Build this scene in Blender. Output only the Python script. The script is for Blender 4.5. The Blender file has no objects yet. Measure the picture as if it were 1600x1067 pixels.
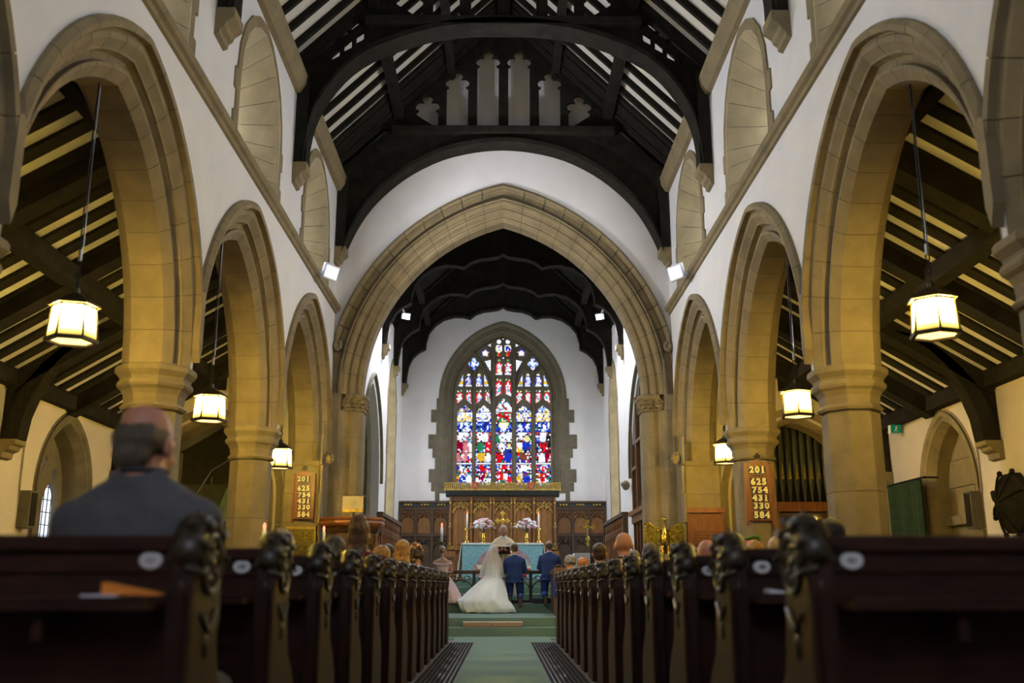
import bpy, bmesh, math, random
from mathutils import Vector, Matrix
from mathutils.geometry import tessellate_polygon, delaunay_2d_cdt
PI=math.pi; R_=math.radians
random.seed(7)
sc=bpy.context.scene; COL=sc.collection
# ---------------------------------------------------------------- camera, world, exposure
cam=bpy.data.cameras.new('camera'); camo=bpy.data.objects.new('camera',cam); COL.objects.link(camo); sc.camera=camo
cam.sensor_width=36.0; cam.lens=34.99; cam.clip_start=.05; cam.clip_end=200
camo.location=(0,0,.88); camo.rotation_euler=(R_(90+13.75),0,R_(-.537))
cam.dof.use_dof=True; cam.dof.focus_distance=16.5; cam.dof.aperture_fstop=1.7
w=bpy.data.worlds.new('world'); sc.world=w; w.use_nodes=True
w.node_tree.nodes['Background'].inputs[0].default_value=(.75,.83,1,1); w.node_tree.nodes['Background'].inputs[1].default_value=.35
sc.view_settings.view_transform='Standard'; sc.view_settings.look='None'; sc.view_settings.gamma=1.0
sc.view_settings.exposure=-0.36; sc.view_settings.use_curve_mapping=False
sc.cycles.use_denoising=True; sc.cycles.max_bounces=7; sc.cycles.diffuse_bounces=4; sc.cycles.sample_clamp_indirect=4.0
# light levels (lamps and windows of the church, plus the added unseen west window)
L_WEST=6.0; L_CLERE=20.0; L_AISLE=2.2; L_CHANCEL=10.0; L_LANTERN=1250.0; L_FLOOD=760.0; L_CHFLOOD=1150.0
# ---------------------------------------------------------------- helpers
def deint(n,lo,hi): return [lo+(hi-lo)*i/n for i in range(n+1)]
class MB:
    def __init__(s): s.v=[]; s.f=[]; s.m=[]; s.c=[]
    def add(s,vs,fs,mi=0):
        o=len(s.v); s.v+=[tuple(v) for v in vs]
        for f in fs: s.f.append(tuple(i+o for i in f)); s.m.append(mi)
        return s
    def box(s,x0,y0,z0,x1,y1,z1,mi=0,tf=None):
        vs=[(x,y,z) for z in(z0,z1) for y in(y0,y1) for x in(x0,x1)]
        if tf: vs=[tf(*v) for v in vs]
        return s.add(vs,[(0,2,3,1),(4,5,7,6),(0,1,5,4),(2,6,7,3),(0,4,6,2),(1,3,7,5)],mi)
    def bar(s,p,q,wd,h,mi=0,up=(0,0,1)):
        p,q=Vector(p),Vector(q); d=(q-p).normalized(); u=Vector(up); a=d.cross(u)
        if a.length<1e-4: a=d.cross(Vector((0,1,0)))
        a.normalize(); b=a.cross(d); vs=[]
        for c in(p,q):
            for i,j in((-1,-1),(1,-1),(1,1),(-1,1)): vs.append(c+a*(i*wd/2)+b*(j*h/2))
        return s.add(vs,[(3,2,1,0),(4,5,6,7),(0,1,5,4),(1,2,6,5),(2,3,7,6),(3,0,4,7)],mi)
    def plate(s,outer,holes,mp,d0,d1,mi=0):
        loops=[outer]+list(holes or []); flat=[tuple(p) for l in loops for p in l]; n=len(flat)
        if not holes: tris=[tuple(t) for t in tessellate_polygon([[Vector((p[0],p[1],0)) for p in outer]])]
        else:
            E=[]; o=0
            for l in loops: E+=[(o+i,o+(i+1)%len(l)) for i in range(len(l))]; o+=len(l)
            r=delaunay_2d_cdt([Vector(p) for p in flat],E,[],0,1e-6); mpi=[]
            for k,ov in enumerate(r[3]):
                if ov: mpi.append(ov[0])
                else: mpi.append(len(flat)); flat.append(tuple(r[0][k]))
            def ins(p,l):
                c=False
                for i in range(len(l)):
                    a,b=l[i],l[i-1]
                    if (a[1]>p[1])!=(b[1]>p[1]) and p[0]<(b[0]-a[0])*(p[1]-a[1])/(b[1]-a[1])+a[0]: c=not c
                return c
            tris=[]
            for f in r[2]:
                g=(sum(r[0][i][0] for i in f)/len(f),sum(r[0][i][1] for i in f)/len(f))
                if ins(g,outer) and not any(ins(g,h) for h in holes): tris.append(tuple(mpi[i] for i in f))
            n=len(flat)
        vs=[mp(u,w_,d0) for u,w_ in flat]+[mp(u,w_,d1) for u,w_ in flat]
        fs=[tuple(t) for t in tris]+[tuple(i+n for i in reversed(t)) for t in tris]
        o=0
        for l in loops:
            k=len(l)
            for i in range(k):
                a,b=o+i,o+(i+1)%k; fs.append((a,b,b+n,a+n))
            o+=k
        return s.add(vs,fs,mi)
    def loft(s,rings,caps=True,mi=0,closed=False):
        n=len(rings[0]); vs=[p for r in rings for p in r]; fs=[]; m=len(rings)
        for k in range(m if closed else m-1):
            for i in range(n):
                a=k*n+i; b=k*n+(i+1)%n; c=((k+1)%m)*n+(i+1)%n; d=((k+1)%m)*n+i
                fs.append((a,b,c,d))
        if caps and not closed: fs.append(tuple(range(n-1,-1,-1))); fs.append(tuple((m-1)*n+i for i in range(n)))
        return s.add(vs,fs,mi)
    def lathe(s,prof,c=(0,0,0),n=12,a0=0,mi=0,caps=True):
        return s.loft([[(c[0]+r*math.cos(a0+2*PI*i/n),c[1]+r*math.sin(a0+2*PI*i/n),c[2]+z) for i in range(n)] for r,z in prof],caps,mi)
    def tube(s,pts,r,n=6,mi=0,closed=False):
        pts=[Vector(p) for p in pts]; rs=r if isinstance(r,(list,tuple)) else [r]*len(pts); rings=[]; m=len(pts)
        ref=None
        for k,p in enumerate(pts):
            d=(pts[(k+1)%m] if(closed or k<m-1) else p)-(pts[k-1] if(closed or k>0) else p)
            if d.length<1e-9: d=Vector((0,0,1))
            d.normalize()
            if ref is None:
                ref=Vector((0,0,1)) if abs(d.z)<.9 else Vector((1,0,0))
            a=d.cross(ref).normalized(); b=d.cross(a).normalized(); ref=-b if False else ref
            rings.append([p+(a*math.cos(2*PI*i/n)+b*math.sin(2*PI*i/n))*rs[k] for i in range(n)])
        return s.loft(rings,True,mi,closed)
    def blob(s,c,rx,ry=None,rz=None,n=10,m=6,mi=0,tf=None):
        ry=rx if ry is None else ry; rz=rx if rz is None else rz; vs=[(c[0],c[1],c[2]-rz)]
        for j in range(1,m):
            t=-PI/2+PI*j/m
            for i in range(n): vs.append((c[0]+rx*math.cos(t)*math.cos(2*PI*i/n),c[1]+ry*math.cos(t)*math.sin(2*PI*i/n),c[2]+rz*math.sin(t)))
        vs.append((c[0],c[1],c[2]+rz)); fs=[]
        if tf: vs=[tf(*v) for v in vs]
        L=len(vs)-1
        for i in range(n):
            j=(i+1)%n; fs.append((0,1+j,1+i)); fs.append((L,1+(m-2)*n+i,1+(m-2)*n+j))
            for k in range(m-2): fs.append((1+k*n+i,1+k*n+j,1+(k+1)*n+j,1+(k+1)*n+i))
        return s.add(vs,fs,mi)
    def chain(s,pts,n=10):
        "tapering limb: pts = [(x,y,z,r)...], rounded ends"
        P=[Vector(p[:3]) for p in pts]; r=[p[3] for p in pts]
        d0=(P[0]-P[1]).normalized(); d1=(P[-1]-P[-2]).normalized()
        Q=[P[0]+d0*r[0]*.9,P[0]+d0*r[0]*.55]+P+[P[-1]+d1*r[-1]*.55,P[-1]+d1*r[-1]*.9]
        q=[r[0]*.35,r[0]*.8]+r+[r[-1]*.8,r[-1]*.35]
        return s.tube(Q,q,n)
    def build(s,name,mat,parent=None,smooth=False,bevel=0,**kw):
        me=bpy.data.meshes.new(name); me.from_pydata(s.v,[],s.f)
        mats=mat if isinstance(mat,(list,tuple)) else [mat]
        for m in mats: me.materials.append(m)
        if any(s.m): me.polygons.foreach_set('material_index',s.m)
        bm=bmesh.new(); bm.from_mesh(me); bmesh.ops.recalc_face_normals(bm,faces=bm.faces); bm.to_mesh(me); bm.free()
        if smooth: me.polygons.foreach_set('use_smooth',[True]*len(me.polygons))
        return link(name,me,parent,bevel,**kw)
def link(name,me,parent=None,bevel=0,**kw):
    o=bpy.data.objects.new(name,me); COL.objects.link(o)
    if parent is not None: o.parent=parent
    if bevel:
        b=o.modifiers.new('bevel','BEVEL'); b.width=bevel; b.segments=2; b.limit_method='ANGLE'; b.angle_limit=R_(40)
    for k,v in kw.items(): o[k]=v
    return o
def thing(name,label,cat,loc=(0,0,0),rz=0,group=None):
    o=bpy.data.objects.new(name,None); COL.objects.link(o); o.empty_display_size=.1; o.location=loc; o.rotation_euler=(0,0,rz)
    o['label']=label; o['category']=cat
    if group: o['group']=group
    return o
def struct(name,label=None,loc=(0,0,0)):
    o=bpy.data.objects.new(name,None); COL.objects.link(o); o.location=loc; o['kind']='structure'
    if label: o['label']=label
    return o
def tag(o,label,cat,group=None):
    o['label']=label; o['category']=cat
    if group: o['group']=group
    return o
KIDS={}
def kids(o): return [c for c in COL.objects if c.parent is o]
def copy_tree(o,loc=None,rz=None,label=None,parent=None,cache=None):
    c=o.copy(); COL.objects.link(c)
    if parent is not None: c.parent=parent
    if loc is not None: c.location=loc
    if rz is not None: c.rotation_euler=(0,0,rz)
    if label: c['label']=label
    if cache is None:
        cache={}
        for q in COL.objects:
            if q.parent is not None: cache.setdefault(q.parent.name,[]).append(q)
    for k in cache.get(o.name,[]): copy_tree(k,None,None,None,c,cache)
    return c
# ---------------------------------------------------------------- materials
def srgb(r,g,b): return tuple(((c/255)/12.92 if c/255<=.04045 else ((c/255+.055)/1.055)**2.4) for c in(r,g,b))
MATS={}
def M(name,col,rough=.7,metal=0,var=.25,scale=6,bump=.15,stretch=(1,1,1),rnd=.12,spec=None,sub=0,col2=None):
    if name in MATS: return MATS[name]
    m=bpy.data.materials.new(name); m.use_nodes=True; nt=m.node_tree; N=nt.nodes; Lk=nt.links
    b=N['Principled BSDF']; b.inputs['Roughness'].default_value=rough; b.inputs['Metallic'].default_value=metal
    if spec is not None: b.inputs['Specular IOR Level'].default_value=spec
    tc=N.new('ShaderNodeTexCoord'); mp=N.new('ShaderNodeMapping'); mp.inputs['Scale'].default_value=stretch
    Lk.new(tc.outputs['Object'],mp.inputs[0])
    no=N.new('ShaderNodeTexNoise'); no.inputs['Scale'].default_value=scale; no.inputs['Detail'].default_value=5; no.inputs['Roughness'].default_value=.6
    Lk.new(mp.outputs[0],no.inputs['Vector'])
    rp=N.new('ShaderNodeValToRGB'); c2=col2 or tuple(c*(1-var) for c in col)
    rp.color_ramp.elements[0].position=.32; rp.color_ramp.elements[0].color=(*c2,1)
    rp.color_ramp.elements[1].position=.68; rp.color_ramp.elements[1].color=(*tuple(min(1,c*(1+var*.5)) for c in col),1)
    Lk.new(no.outputs['Fac'],rp.inputs[0])
    oi=N.new('ShaderNodeObjectInfo'); mr=N.new('ShaderNodeMapRange'); mr.inputs['To Min'].default_value=1-rnd; mr.inputs['To Max'].default_value=1+rnd
    Lk.new(oi.outputs['Random'],mr.inputs[0])
    mx=N.new('ShaderNodeVectorMath'); mx.operation='SCALE'; Lk.new(rp.outputs[0],mx.inputs[0]); Lk.new(mr.outputs[0],mx.inputs['Scale'])
    Lk.new(mx.outputs[0],b.inputs['Base Color'])
    if bump:
        bu=N.new('ShaderNodeBump'); bu.inputs['Strength'].default_value=bump; bu.inputs['Distance'].default_value=.02
        Lk.new(no.outputs['Fac'],bu.inputs['Height']); Lk.new(bu.outputs[0],b.inputs['Normal'])
    MATS[name]=m; return m
def EM(name,col,strength,grad=None):
    m=bpy.data.materials.new(name); m.use_nodes=True; nt=m.node_tree; N=nt.nodes; N.remove(N['Principled BSDF'])
    e=N.new('ShaderNodeEmission'); e.inputs[0].default_value=(*col,1); e.inputs[1].default_value=strength
    nt.links.new(e.outputs[0],N['Material Output'].inputs[0]); MATS[name]=m; return m
stone=M('sandstone',(.225,.172,.088),.85,var=.22,scale=3.5,bump=.12,rnd=.035)
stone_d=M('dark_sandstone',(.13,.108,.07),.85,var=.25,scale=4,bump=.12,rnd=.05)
stone_g=M('green_sandstone',(.15,.14,.075),.85,var=.25,scale=4,bump=.12,rnd=.05)
joint=M('lime_joint',(.11,.085,.05),.9,rnd=0)
plaster=M('plaster',(.70,.68,.68),.9,var=.05,scale=2.2,bump=.03,rnd=.02)
plaster_c=M('cream_plaster',(.56,.475,.39),.9,var=.06,scale=2.2,bump=.03,rnd=.02)
timber=M('black_timber',(.020,.0175,.0135),.9,var=.4,scale=5,bump=.1,stretch=(1,1,1),spec=.12)
roof_p=M('roof_plaster',(.66,.62,.54),.9,var=.06,bump=.03,rnd=.03)
pew_m=M('dark_pew_wood',(.034,.0115,.0072),.55,var=.5,scale=7,bump=.06,stretch=(1,6,6),rnd=.2,spec=.2)
pew_e=M('dark_pew_end_wood',(.030,.0110,.0068),.5,var=.5,scale=7,bump=.06,stretch=(6,6,1),rnd=.2,spec=.22)
pew_c=M('carved_pew_wood',(.030,.019,.0085),.35,var=.5,scale=12,bump=.2,rnd=.2,spec=.5)
oak=M('oak',(.185,.075,.013),.45,var=.45,scale=5,bump=.08,stretch=(6,6,.8),rnd=.15)
oak_d=M('dark_oak',(.060,.027,.008),.5,var=.45,scale=5,bump=.08,stretch=(6,6,.8),rnd=.15)
oak_r=M('red_oak',(.21,.068,.016),.42,var=.35,scale=5,bump=.08,stretch=(6,6,.8),rnd=.1)
gilt=M('gilding',(.50,.34,.07),.38,.75,var=.4,scale=14,bump=.1)
brass=M('brass',(.62,.42,.07),.22,1.0,var=.25,scale=10,bump=.05)
brass_d=M('aged_brass',(.22,.17,.035),.3,1.0,var=.5,scale=22,bump=.5)
iron=M('black_iron',(.014,.012,.010),.5,.6,var=.2,bump=.05)
bronze=M('lantern_bronze',(.045,.035,.013),.45,.7,var=.3,bump=.05)
steel=M('grey_steel',(.35,.36,.37),.4,.9,var=.1,bump=.02)
carpet=M('green_carpet',(.135,.215,.165),.95,var=.18,scale=60,bump=.35,rnd=.02)
floor_m=M('floor_boards',(.045,.026,.015),.6,var=.4,scale=4,bump=.1,stretch=(8,1,1))
tilef=M('floor_stone',(.10,.085,.06),.7,var=.25,scale=3,bump=.05)
white_p=M('white_enamel',(.74,.74,.76),.25,var=.03,bump=0)
ink=M('black_ink',(.02,.016,.03),.6,var=.1,bump=0)
white_c=M('white_cloth',(.75,.76,.78),.9,var=.05,bump=.05)
wax=M('candle_wax',(.80,.78,.74),.5,var=.03,bump=0)
flame=EM('candle_flame',(1,.16,.08),5)
# ================================================================= STRUCTURE
NW=3.0; TH=.66; XC=3.33; ZS=2.9; BAYS=[3.7,7.5,11.3,15.1]; COLY=[1.8,5.6,9.4,13.2]
def arc(s,rise,n=10,r=0,clamp=None):
    e=(rise*rise-s*s)/(2*s); R=s+e+r; out=[]
    for side in(-1,1):
        h=[]
        for k in range(n+1):
            ph=math.acos(max(-1,min(1,e/R)))*k/n; u=side*(R*math.cos(ph)-e); w_=R*math.sin(ph)
            if clamp is not None: u=max(-clamp,min(clamp,u))
            h.append((u,w_))
        out+= h if side<0 else h[::-1][1:]
    return out
def ring_piece(mb,mp,s,rise,prof,side,t0,t1,seg=2,clamp=None):
    e=(rise*rise-s*s)/(2*s); R=s+e; rings=[]
    for k in range(seg+1):
        t=t0+(t1-t0)*k/seg; ring=[]
        for r,d in prof:
            ph=t*math.acos(max(-1,min(1,e/(R+r)))); u=side*((R+r)*math.cos(ph)-e)
            if clamp is not None and abs(u)>clamp:
                r=(clamp+e)/math.cos(ph)-R; u=math.copysign(clamp,u); d=max(-.32,min(d,.328)) if clamp<2.5 else min(d,.352)
            ring.append(mp(u,(R+r)*math.sin(ph),d))
        rings.append(ring)
    n=len(prof); mb.loft(rings,caps=False)
    tr=tessellate_polygon([[Vector((p[0],p[1],0)) for p in prof]]); o=len(mb.v)-(seg+1)*n
    for a in tr:
        mb.f.append(tuple(o+i for i in a)); mb.m.append(0); mb.f.append(tuple(o+seg*n+i for i in reversed(a))); mb.m.append(0)
def arch_ring(parent,mp,s,rise,prof,nv,mat,clamp=None,seg=2,name='voussoir',gap=.0013):
    for side in(-1,1):
        for i in range(nv):
            mb=MB(); ring_piece(mb,mp,s,rise,prof,side,i/nv+(gap if i else 0),(i+1)/nv-(gap if i<nv-1 else 0),seg,clamp); mb.build(name,mat,parent)
    core=[(r if r<.4 else .4,d*.97) for r,d in prof]; core=[(r+.004,d) for r,d in core]
    mb=MB(); ring_piece(mb,mp,s,rise,core,-1,0,1,nv*seg,clamp); ring_piece(mb,mp,s,rise,core,1,0,1,nv*seg,clamp); mb.build('mortar_joint',joint,parent)
ARC_PROF=[(0,-.15),(0,.15),(.085,.225),(.115,.225),(.125,.185),(.155,.175),(.19,.195),(.205,.24),(.205,.262),(.225,.27),(.29,.33),(.335,.335),(.35,.325),(.365,.335),(.365,.395),(.41,.405),(.455,.37),(.46,.30),
 (.44,-.30),(.34,-.335),(.29,-.33),(.205,-.262),(.19,-.195),(.155,-.175),(.125,-.185),(.115,-.225),(.085,-.225)]
S0,RISE0=1.57,1.98
flr=MB().box(-NW-.4,-3,-.1,NW+.4,17.2,0).build('floor',floor_m,None,kind='structure',label='dark boarded nave floor under the pews')
flx=MB()
for sx in(-1,1): flx.box(min(sx*3.4,sx*6.7),-3,-.1,max(sx*3.4,sx*6.7),20.5,-.001)
flx.build('floor_aisle',tilef,None,kind='structure')
def mpL(yc,z0=0,xc=-XC): return lambda u,w_,d:(xc+d,yc+u,z0+w_)
def mpR(yc,z0=0,xc=XC): return lambda u,w_,d:(xc-d,yc+u,z0+w_)
walls={}
CW,CZ,CR=1.0,6.52,1.08     # clerestory window: half width, springing, rise
for side,mpx in(('left',mpL),('right',mpR)):
    sg=-1 if side=='left' else 1
    out=[(-3,0),(1.8,0),(1.8,ZS)]
    for yc in BAYS:
        for u,w_ in arc(S0+.40,math.sqrt((S0+(RISE0**2-S0**2)/(2*S0)+.40)**2-((RISE0**2-S0**2)/(2*S0))**2),16,clamp=1.87): out.append((yc+u,ZS+w_))
    out+=[(16.97,0),(17.2,0),(17.2,8.35),(-3,8.35)]
    holes=[]
    for yc in BAYS:
        holes.append([(yc-CW,5.74),(yc+CW,5.74)]+[(yc+u,CZ+w_) for u,w_ in arc(CW,CR,8)][::-1])
    m=MB(); m.plate(out,holes,mpx(0),.33,-.33)
    wl=m.build('wall_'+side,plaster,None,kind='structure',label='white plastered nave wall above stone arches on the '+side); walls[side]=wl
    for yc in BAYS:
        arch_ring(wl,mpx(yc,ZS),S0,RISE0,ARC_PROF,9,stone,clamp=1.898)
    for yy in(5.6,9.4,13.2,16.955):
        mb=MB(); mb.plate([(yy,ZS+.06),(yy+.05,ZS+.20),(yy+.05,ZS+.74),(yy,ZS+.78),(yy-.05,ZS+.74),(yy-.05,ZS+.20)],None,mpx(0),.25,.405); mb.build('hood_stem',stone,wl)
    # clerestory reveals, quoins, sills, panes
    for b,yc in enumerate(BAYS):
        mp=mpx(yc); path=[(-CW,5.74),(-CW,6.0),(-CW,6.27)]+[(u,CZ+w_) for u,w_ in arc(CW,CR,5)]+[(CW,6.27),(CW,6.0),(CW,5.74)]
        inner=[(-.60,5.95),(-.60,6.15),(-.60,6.35)]+[(u,CZ+w_-.05) for u,w_ in arc(.60,.72,5)]+[(.60,6.35),(.60,6.15),(.60,5.95)]
        for k in range(len(path)-1):
            a,c=path[k],path[k+1]; ia,ic=inner[k],inner[k+1]
            g=.003
            def L(p,q,t): return (p[0]+(q[0]-p[0])*t,p[1]+(q[1]-p[1])*t)
            a2,c2,i2,j2=L(a,c,g/.25),L(a,c,1-g/.25),L(ia,ic,g/.2),L(ia,ic,1-g/.2)
            oa,oc=[(p[0]*1.06,5.7+(p[1]-5.7)*1.03) for p in(a2,c2)]
            mb=MB(); mb.add([mp(*a2,.345),mp(*c2,.345),mp(*j2,-.15),mp(*i2,-.15),mp(*oa,.345),mp(*oc,.345),mp(oc[0],oc[1],-.15),mp(oa[0],oa[1],-.15)],
              [(0,1,2,3),(4,5,1,0),(5,6,2,1),(6,7,3,2),(7,4,0,3),(4,7,6,5)]); mb.build('reveal_stone',stone,wl)
        # face band (arch head) and toothed quoins
        ap=arc(CW,CR,5); ao=arc(CW+.13,CR+.14,5)
        for k in range(len(ap)-1):
            mb=MB(); a,c,d_,e_=ap[k],ap[k+1],ao[k+1],ao[k]
            mb.plate([(a[0],CZ+a[1]),(c[0],CZ+c[1]),(d_[0],CZ+d_[1]),(e_[0],CZ+e_[1])],None,mp,.32,.352); mb.build('head_stone',stone,wl)
        for s2 in(-1,1):
            for k,z in enumerate([5.74,6.0,6.27]):
                wd=.13 if k%2 else .21; z1=[5.998,6.268,6.518][k]
                mb=MB(); mb.plate([(s2*CW,z),(s2*(CW+wd),z),(s2*(CW+wd),z1),(s2*CW,z1)],None,mp,.32,.350); mb.build('quoin',stone,wl)
        MB().add([mp(-CW-.05,5.745,.34),mp(CW+.05,5.745,.34),mp(.64,5.95,-.16),mp(-.64,5.95,-.16)],[(0,1,2,3)]).build('sloping_sill',stone,wl)
    # string course
    pr=[(.33,5.585),(.36,5.595),(.375,5.63),(.41,5.65),(.43,5.69),(.42,5.725),(.33,5.75)]
    for y0,y1 in((-3,1.2),(1.2,4.9),(4.9,8.6),(8.6,12.3),(12.3,17.19)):
        n=max(1,round((y1-y0)/.93))
        for k in range(n):
            a=y0+(y1-y0)*k/n+.002; c=y0+(y1-y0)*(k+1)/n-.002
            mb=MB(); mb.loft([[mpx(0)(yy,z,d) for d,z in pr] for yy in(a,c)]); mb.build('string_stone',stone,wl)
    # eaves cornice between the trusses
    for y0,y1 in((-3,1.7),(1.95,5.5),(5.8,9.3),(9.65,13.15),(13.5,16.85)):
        mb=MB(); mb.loft([[mpx(0)(yy,z,d) for d,z in [(.32,7.78),(.40,7.80),(.47,7.92),(.49,8.06),(.32,8.12)]] for yy in(y0,y1)]); mb.build('eaves_stone',stone,wl)
    # respond against the chancel wall
    mp=mpx(0); z=0; k=0
    while z<ZS+1.6:
        h=.47; cfa=[(16.66,-.29),(16.66,.27),(16.72,.334),(17.19,.334),(17.19,-.33),(16.7,-.33)]
        if z<ZS-.05:
            mb=MB(); mb.loft([[mp(y,zz,d) for y,d in cfa] for zz in(z+.002,min(z+h,ZS)-.002)]); mb.build('respond_stone',stone,wl)
        if z>1.2:
            wd=.10 if k%2 else .19
            mb=MB(); mb.box(*sorted([sg*(NW-.012),sg*(NW+.02)])[:1],16.62-wd+.06,z+.003,sorted([sg*(NW-.012),sg*(NW+.02)])[1],16.70,z+h-.003)
            if z+h<ZS+.4: mb.build('quoin',stone,wl)
        z+=h; k+=1
# clerestory panes (windows)
wn=0
pane_c=EM('bright_clerestory_glass',(.80,.88,1),L_CLERE)
lead=M('lead_came',(.03,.03,.03),.6,bump=0)
for side,mpx in(('left',mpL),('right',mpR)):
    for yc in BAYS:
        wn+=1; mp=mpx(yc); root=struct('window_%d'%wn)
        mb=MB(); mb.plate([(-.62,5.93),(.62,5.93)]+[(u,CZ-.03+w_) for u,w_ in arc(.62,.74,6)][::-1],None,mp,-.17,-.19); mb.build('pane',pane_c,root)
        mb=MB(); mb.bar(mp(0,5.95,-.14),mp(0,7.2,-.14),.10,.08,up=(0,1,0)); mb.build('mullion',stone,root)
        mb=MB()
        for zz in deint(6,6.05,7.05): mb.bar(mp(-.6,zz,-.165),mp(.6,zz,-.165),.012,.012)
        mb.build('lead_bar',lead,root)
# ------------------------------------------------ columns
def octp(hw,z,c=(0,0)): 
    t=hw*math.tan(PI/8); return [(c[0]+x,c[1]+y,z) for x,y in((hw,-t),(hw,t),(t,hw),(-t,hw),(-hw,t),(-hw,-t),(-t,-hw),(t,-hw))]
CWD=.25
def column():
    root=struct('column','octagonal sandstone column carrying the nave arches')
    mb=MB()
    mb.loft([octp(a,zz) for a,zz in((.40,0),(.40,.22),(.36,.27),(.36,.34),(.30,.40),(CWD,.45))]); mb.build('base',stone,root)
    for z0,z1 in((.45,1.08),(1.08,1.72),(1.72,2.46)):
        mb=MB(); mb.loft([octp(CWD,z0+.003),octp(CWD,z1-.003)]); mb.build('drum',stone,root)
    mb=MB(); mb.loft([octp(a,zz) for a,zz in((CWD-.01,2.47),(CWD+.02,2.48),(CWD+.035,2.505),(CWD+.012,2.53),(CWD+.004,2.545),(CWD+.012,2.62),(CWD+.035,2.665),(CWD+.065,2.69),(CWD+.075,2.715),(CWD+.066,2.745),(CWD+.05,2.76),(CWD+.055,2.785),(CWD+.085,2.82),(CWD+.097,2.835),(CWD+.097,2.875),(CWD+.08,2.90),(CWD-.02,2.905))]); mb.build('capital',stone,root)
    mb=MB(); mb.loft([octp(CWD-.012,.4),octp(CWD-.012,2.5)]); mb.build('mortar_joint',joint,root)
    return root
c0=column(); first=True
for sx in(-1,1):
    for yc in COLY:
        if first: c0.location=(sx*XC,yc,0); first=False
        else: copy_tree(c0,(sx*XC,yc,0))
# ------------------------------------------------ chancel arch wall
YC=17.2; CT=.70
mpC=lambda u,w_,d:(u,YC+CT/2-d,w_)
SC,RC,ZC=2.50,3.27,4.15
RO=math.sqrt((SC+(RC**2-SC**2)/(2*SC)+.565)**2-((RC**2-SC**2)/(2*SC))**2)
out=[(-3.66,0),(-3.0,0)]+[(u,ZC+w_) for u,w_ in arc(SC+.565,RO,20,clamp=2.97)]+[(3.0,0),(3.66,0),(3.66,8.3),(0,11.6),(-3.66,8.3)]
wch=MB().plate(out,None,mpC,CT/2,-CT/2).build('wall_chancel',plaster,None,kind='structure',label='white gable wall over the chancel arch')
CH_PROF=[(0,-.2),(0,.12),(.03,.16),(.08,.165),(.10,.145),(.13,.15),(.15,.19),(.17,.225),(.215,.23),(.235,.205),(.265,.21),(.28,.25),(.31,.275),(.355,.28),(.375,.26),(.40,.275),(.41,.31),(.43,.34),(.50,.352),(.52,.345),(.535,.36),(.54,.42),(.59,.43),(.635,.40),(.64,.33),(.6,-.3),(.3,-.32)]
arch_ring(wch,lambda u,w_,d:mpC(u,ZC+w_,d),SC,RC,CH_PROF,13,stone,seg=2,clamp=2.995)
# jambs: courses of stone with an engaged shaft and carved capital
JP=[(-.02,-.33),(-.02,.02),(.04,.14),(.16,.20),(.24,.18),(.27,.235),(.31,.25),(.34,.285),(.36,.345),(.50,.356),(.50,-.33)]
for sx in(-1,1):
    z=0; k=0
    while z<3.86:
        h=min([.52,.44,.48][k%3],3.86-z)
        mb=MB(); mb.loft([[mpC(sx*(SC+r),zz,d) for r,d in JP] for zz in(z+.0025,z+h-.0025)]); mb.build('jamb_stone',stone,wch); z+=h; k+=1
    mb=MB(); mb.loft([[mpC(sx*(SC+r+.006),zz,d-.006) for r,d in JP] for zz in(0,3.86)]); mb.build('mortar_joint',joint,wch)
    PL=[(.30,.20),(.335,.25),(.36,.345),(.50,.356),(.50,-.33),(.30,-.33)]
    mb=MB(); mb.loft([[mpC(sx*(SC+r),zz,d) for r,d in PL] for zz in(3.863,4.9)]); mb.build('jamb_stone',stone,wch)
    cp=MB(); C0=[(-.02,-.33),(-.02,.02),(.04,.14),(.16,.20),(.24,.18),(.27,.235),(.345,.25),(.36,-.33)]
    def grow(g): return [(r-g*(1.0),d+g*.9) for r,d in C0]
    cp.loft([[mpC(sx*(SC+r),zz,d) for r,d in grow(g)] for g,zz in((.0,3.86),(.03,3.875),(.03,3.90),(.008,3.92),(.015,3.98),(.05,4.06),(.075,4.08),(.085,4.10),(.085,4.135),(.06,4.155))])
    cap=cp.build('capital',stone,wch)
    lf=MB(); rr=random.Random(3)
    for i in range(22):
        t=i/21; q=t*(len(C0)-2); a=int(q); f=q-a; r=C0[a][0]*(1-f)+C0[a+1][0]*f; d=C0[a][1]*(1-f)+C0[a+1][1]*f
        for zz in(3.95,4.02):
            p=mpC(sx*(SC+r-.03),zz+rr.uniform(-.02,.02),d+.03); lf.blob(p,rr.uniform(.02,.04),rr.uniform(.02,.035),rr.uniform(.025,.05),7,5); lf.chain([(*p,.016),(p[0]-sx*.03*rr.random(),p[1]-.035,p[2]+rr.uniform(-.05,.05),.008)],5)
    lf.build('carved_leaves',stone,cap,smooth=True,kind='stuff')
    # carved label stops of the hood moulds
    for yy,zz,xx in((17.12,4.98,2.93),(16.72,2.95,2.93)):
        mb=MB(); mb.blob((sx*xx,yy,zz),.085,.07,.10,9,7)
        for i in range(10):
            a=i*2.4; mb.blob((sx*xx-sx*.02+.05*math.cos(a),yy-.045,zz+.07*math.sin(a)),.035,.035,.035,6,4)
        mb.build('label_stop',stone,wch,smooth=True)
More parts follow.
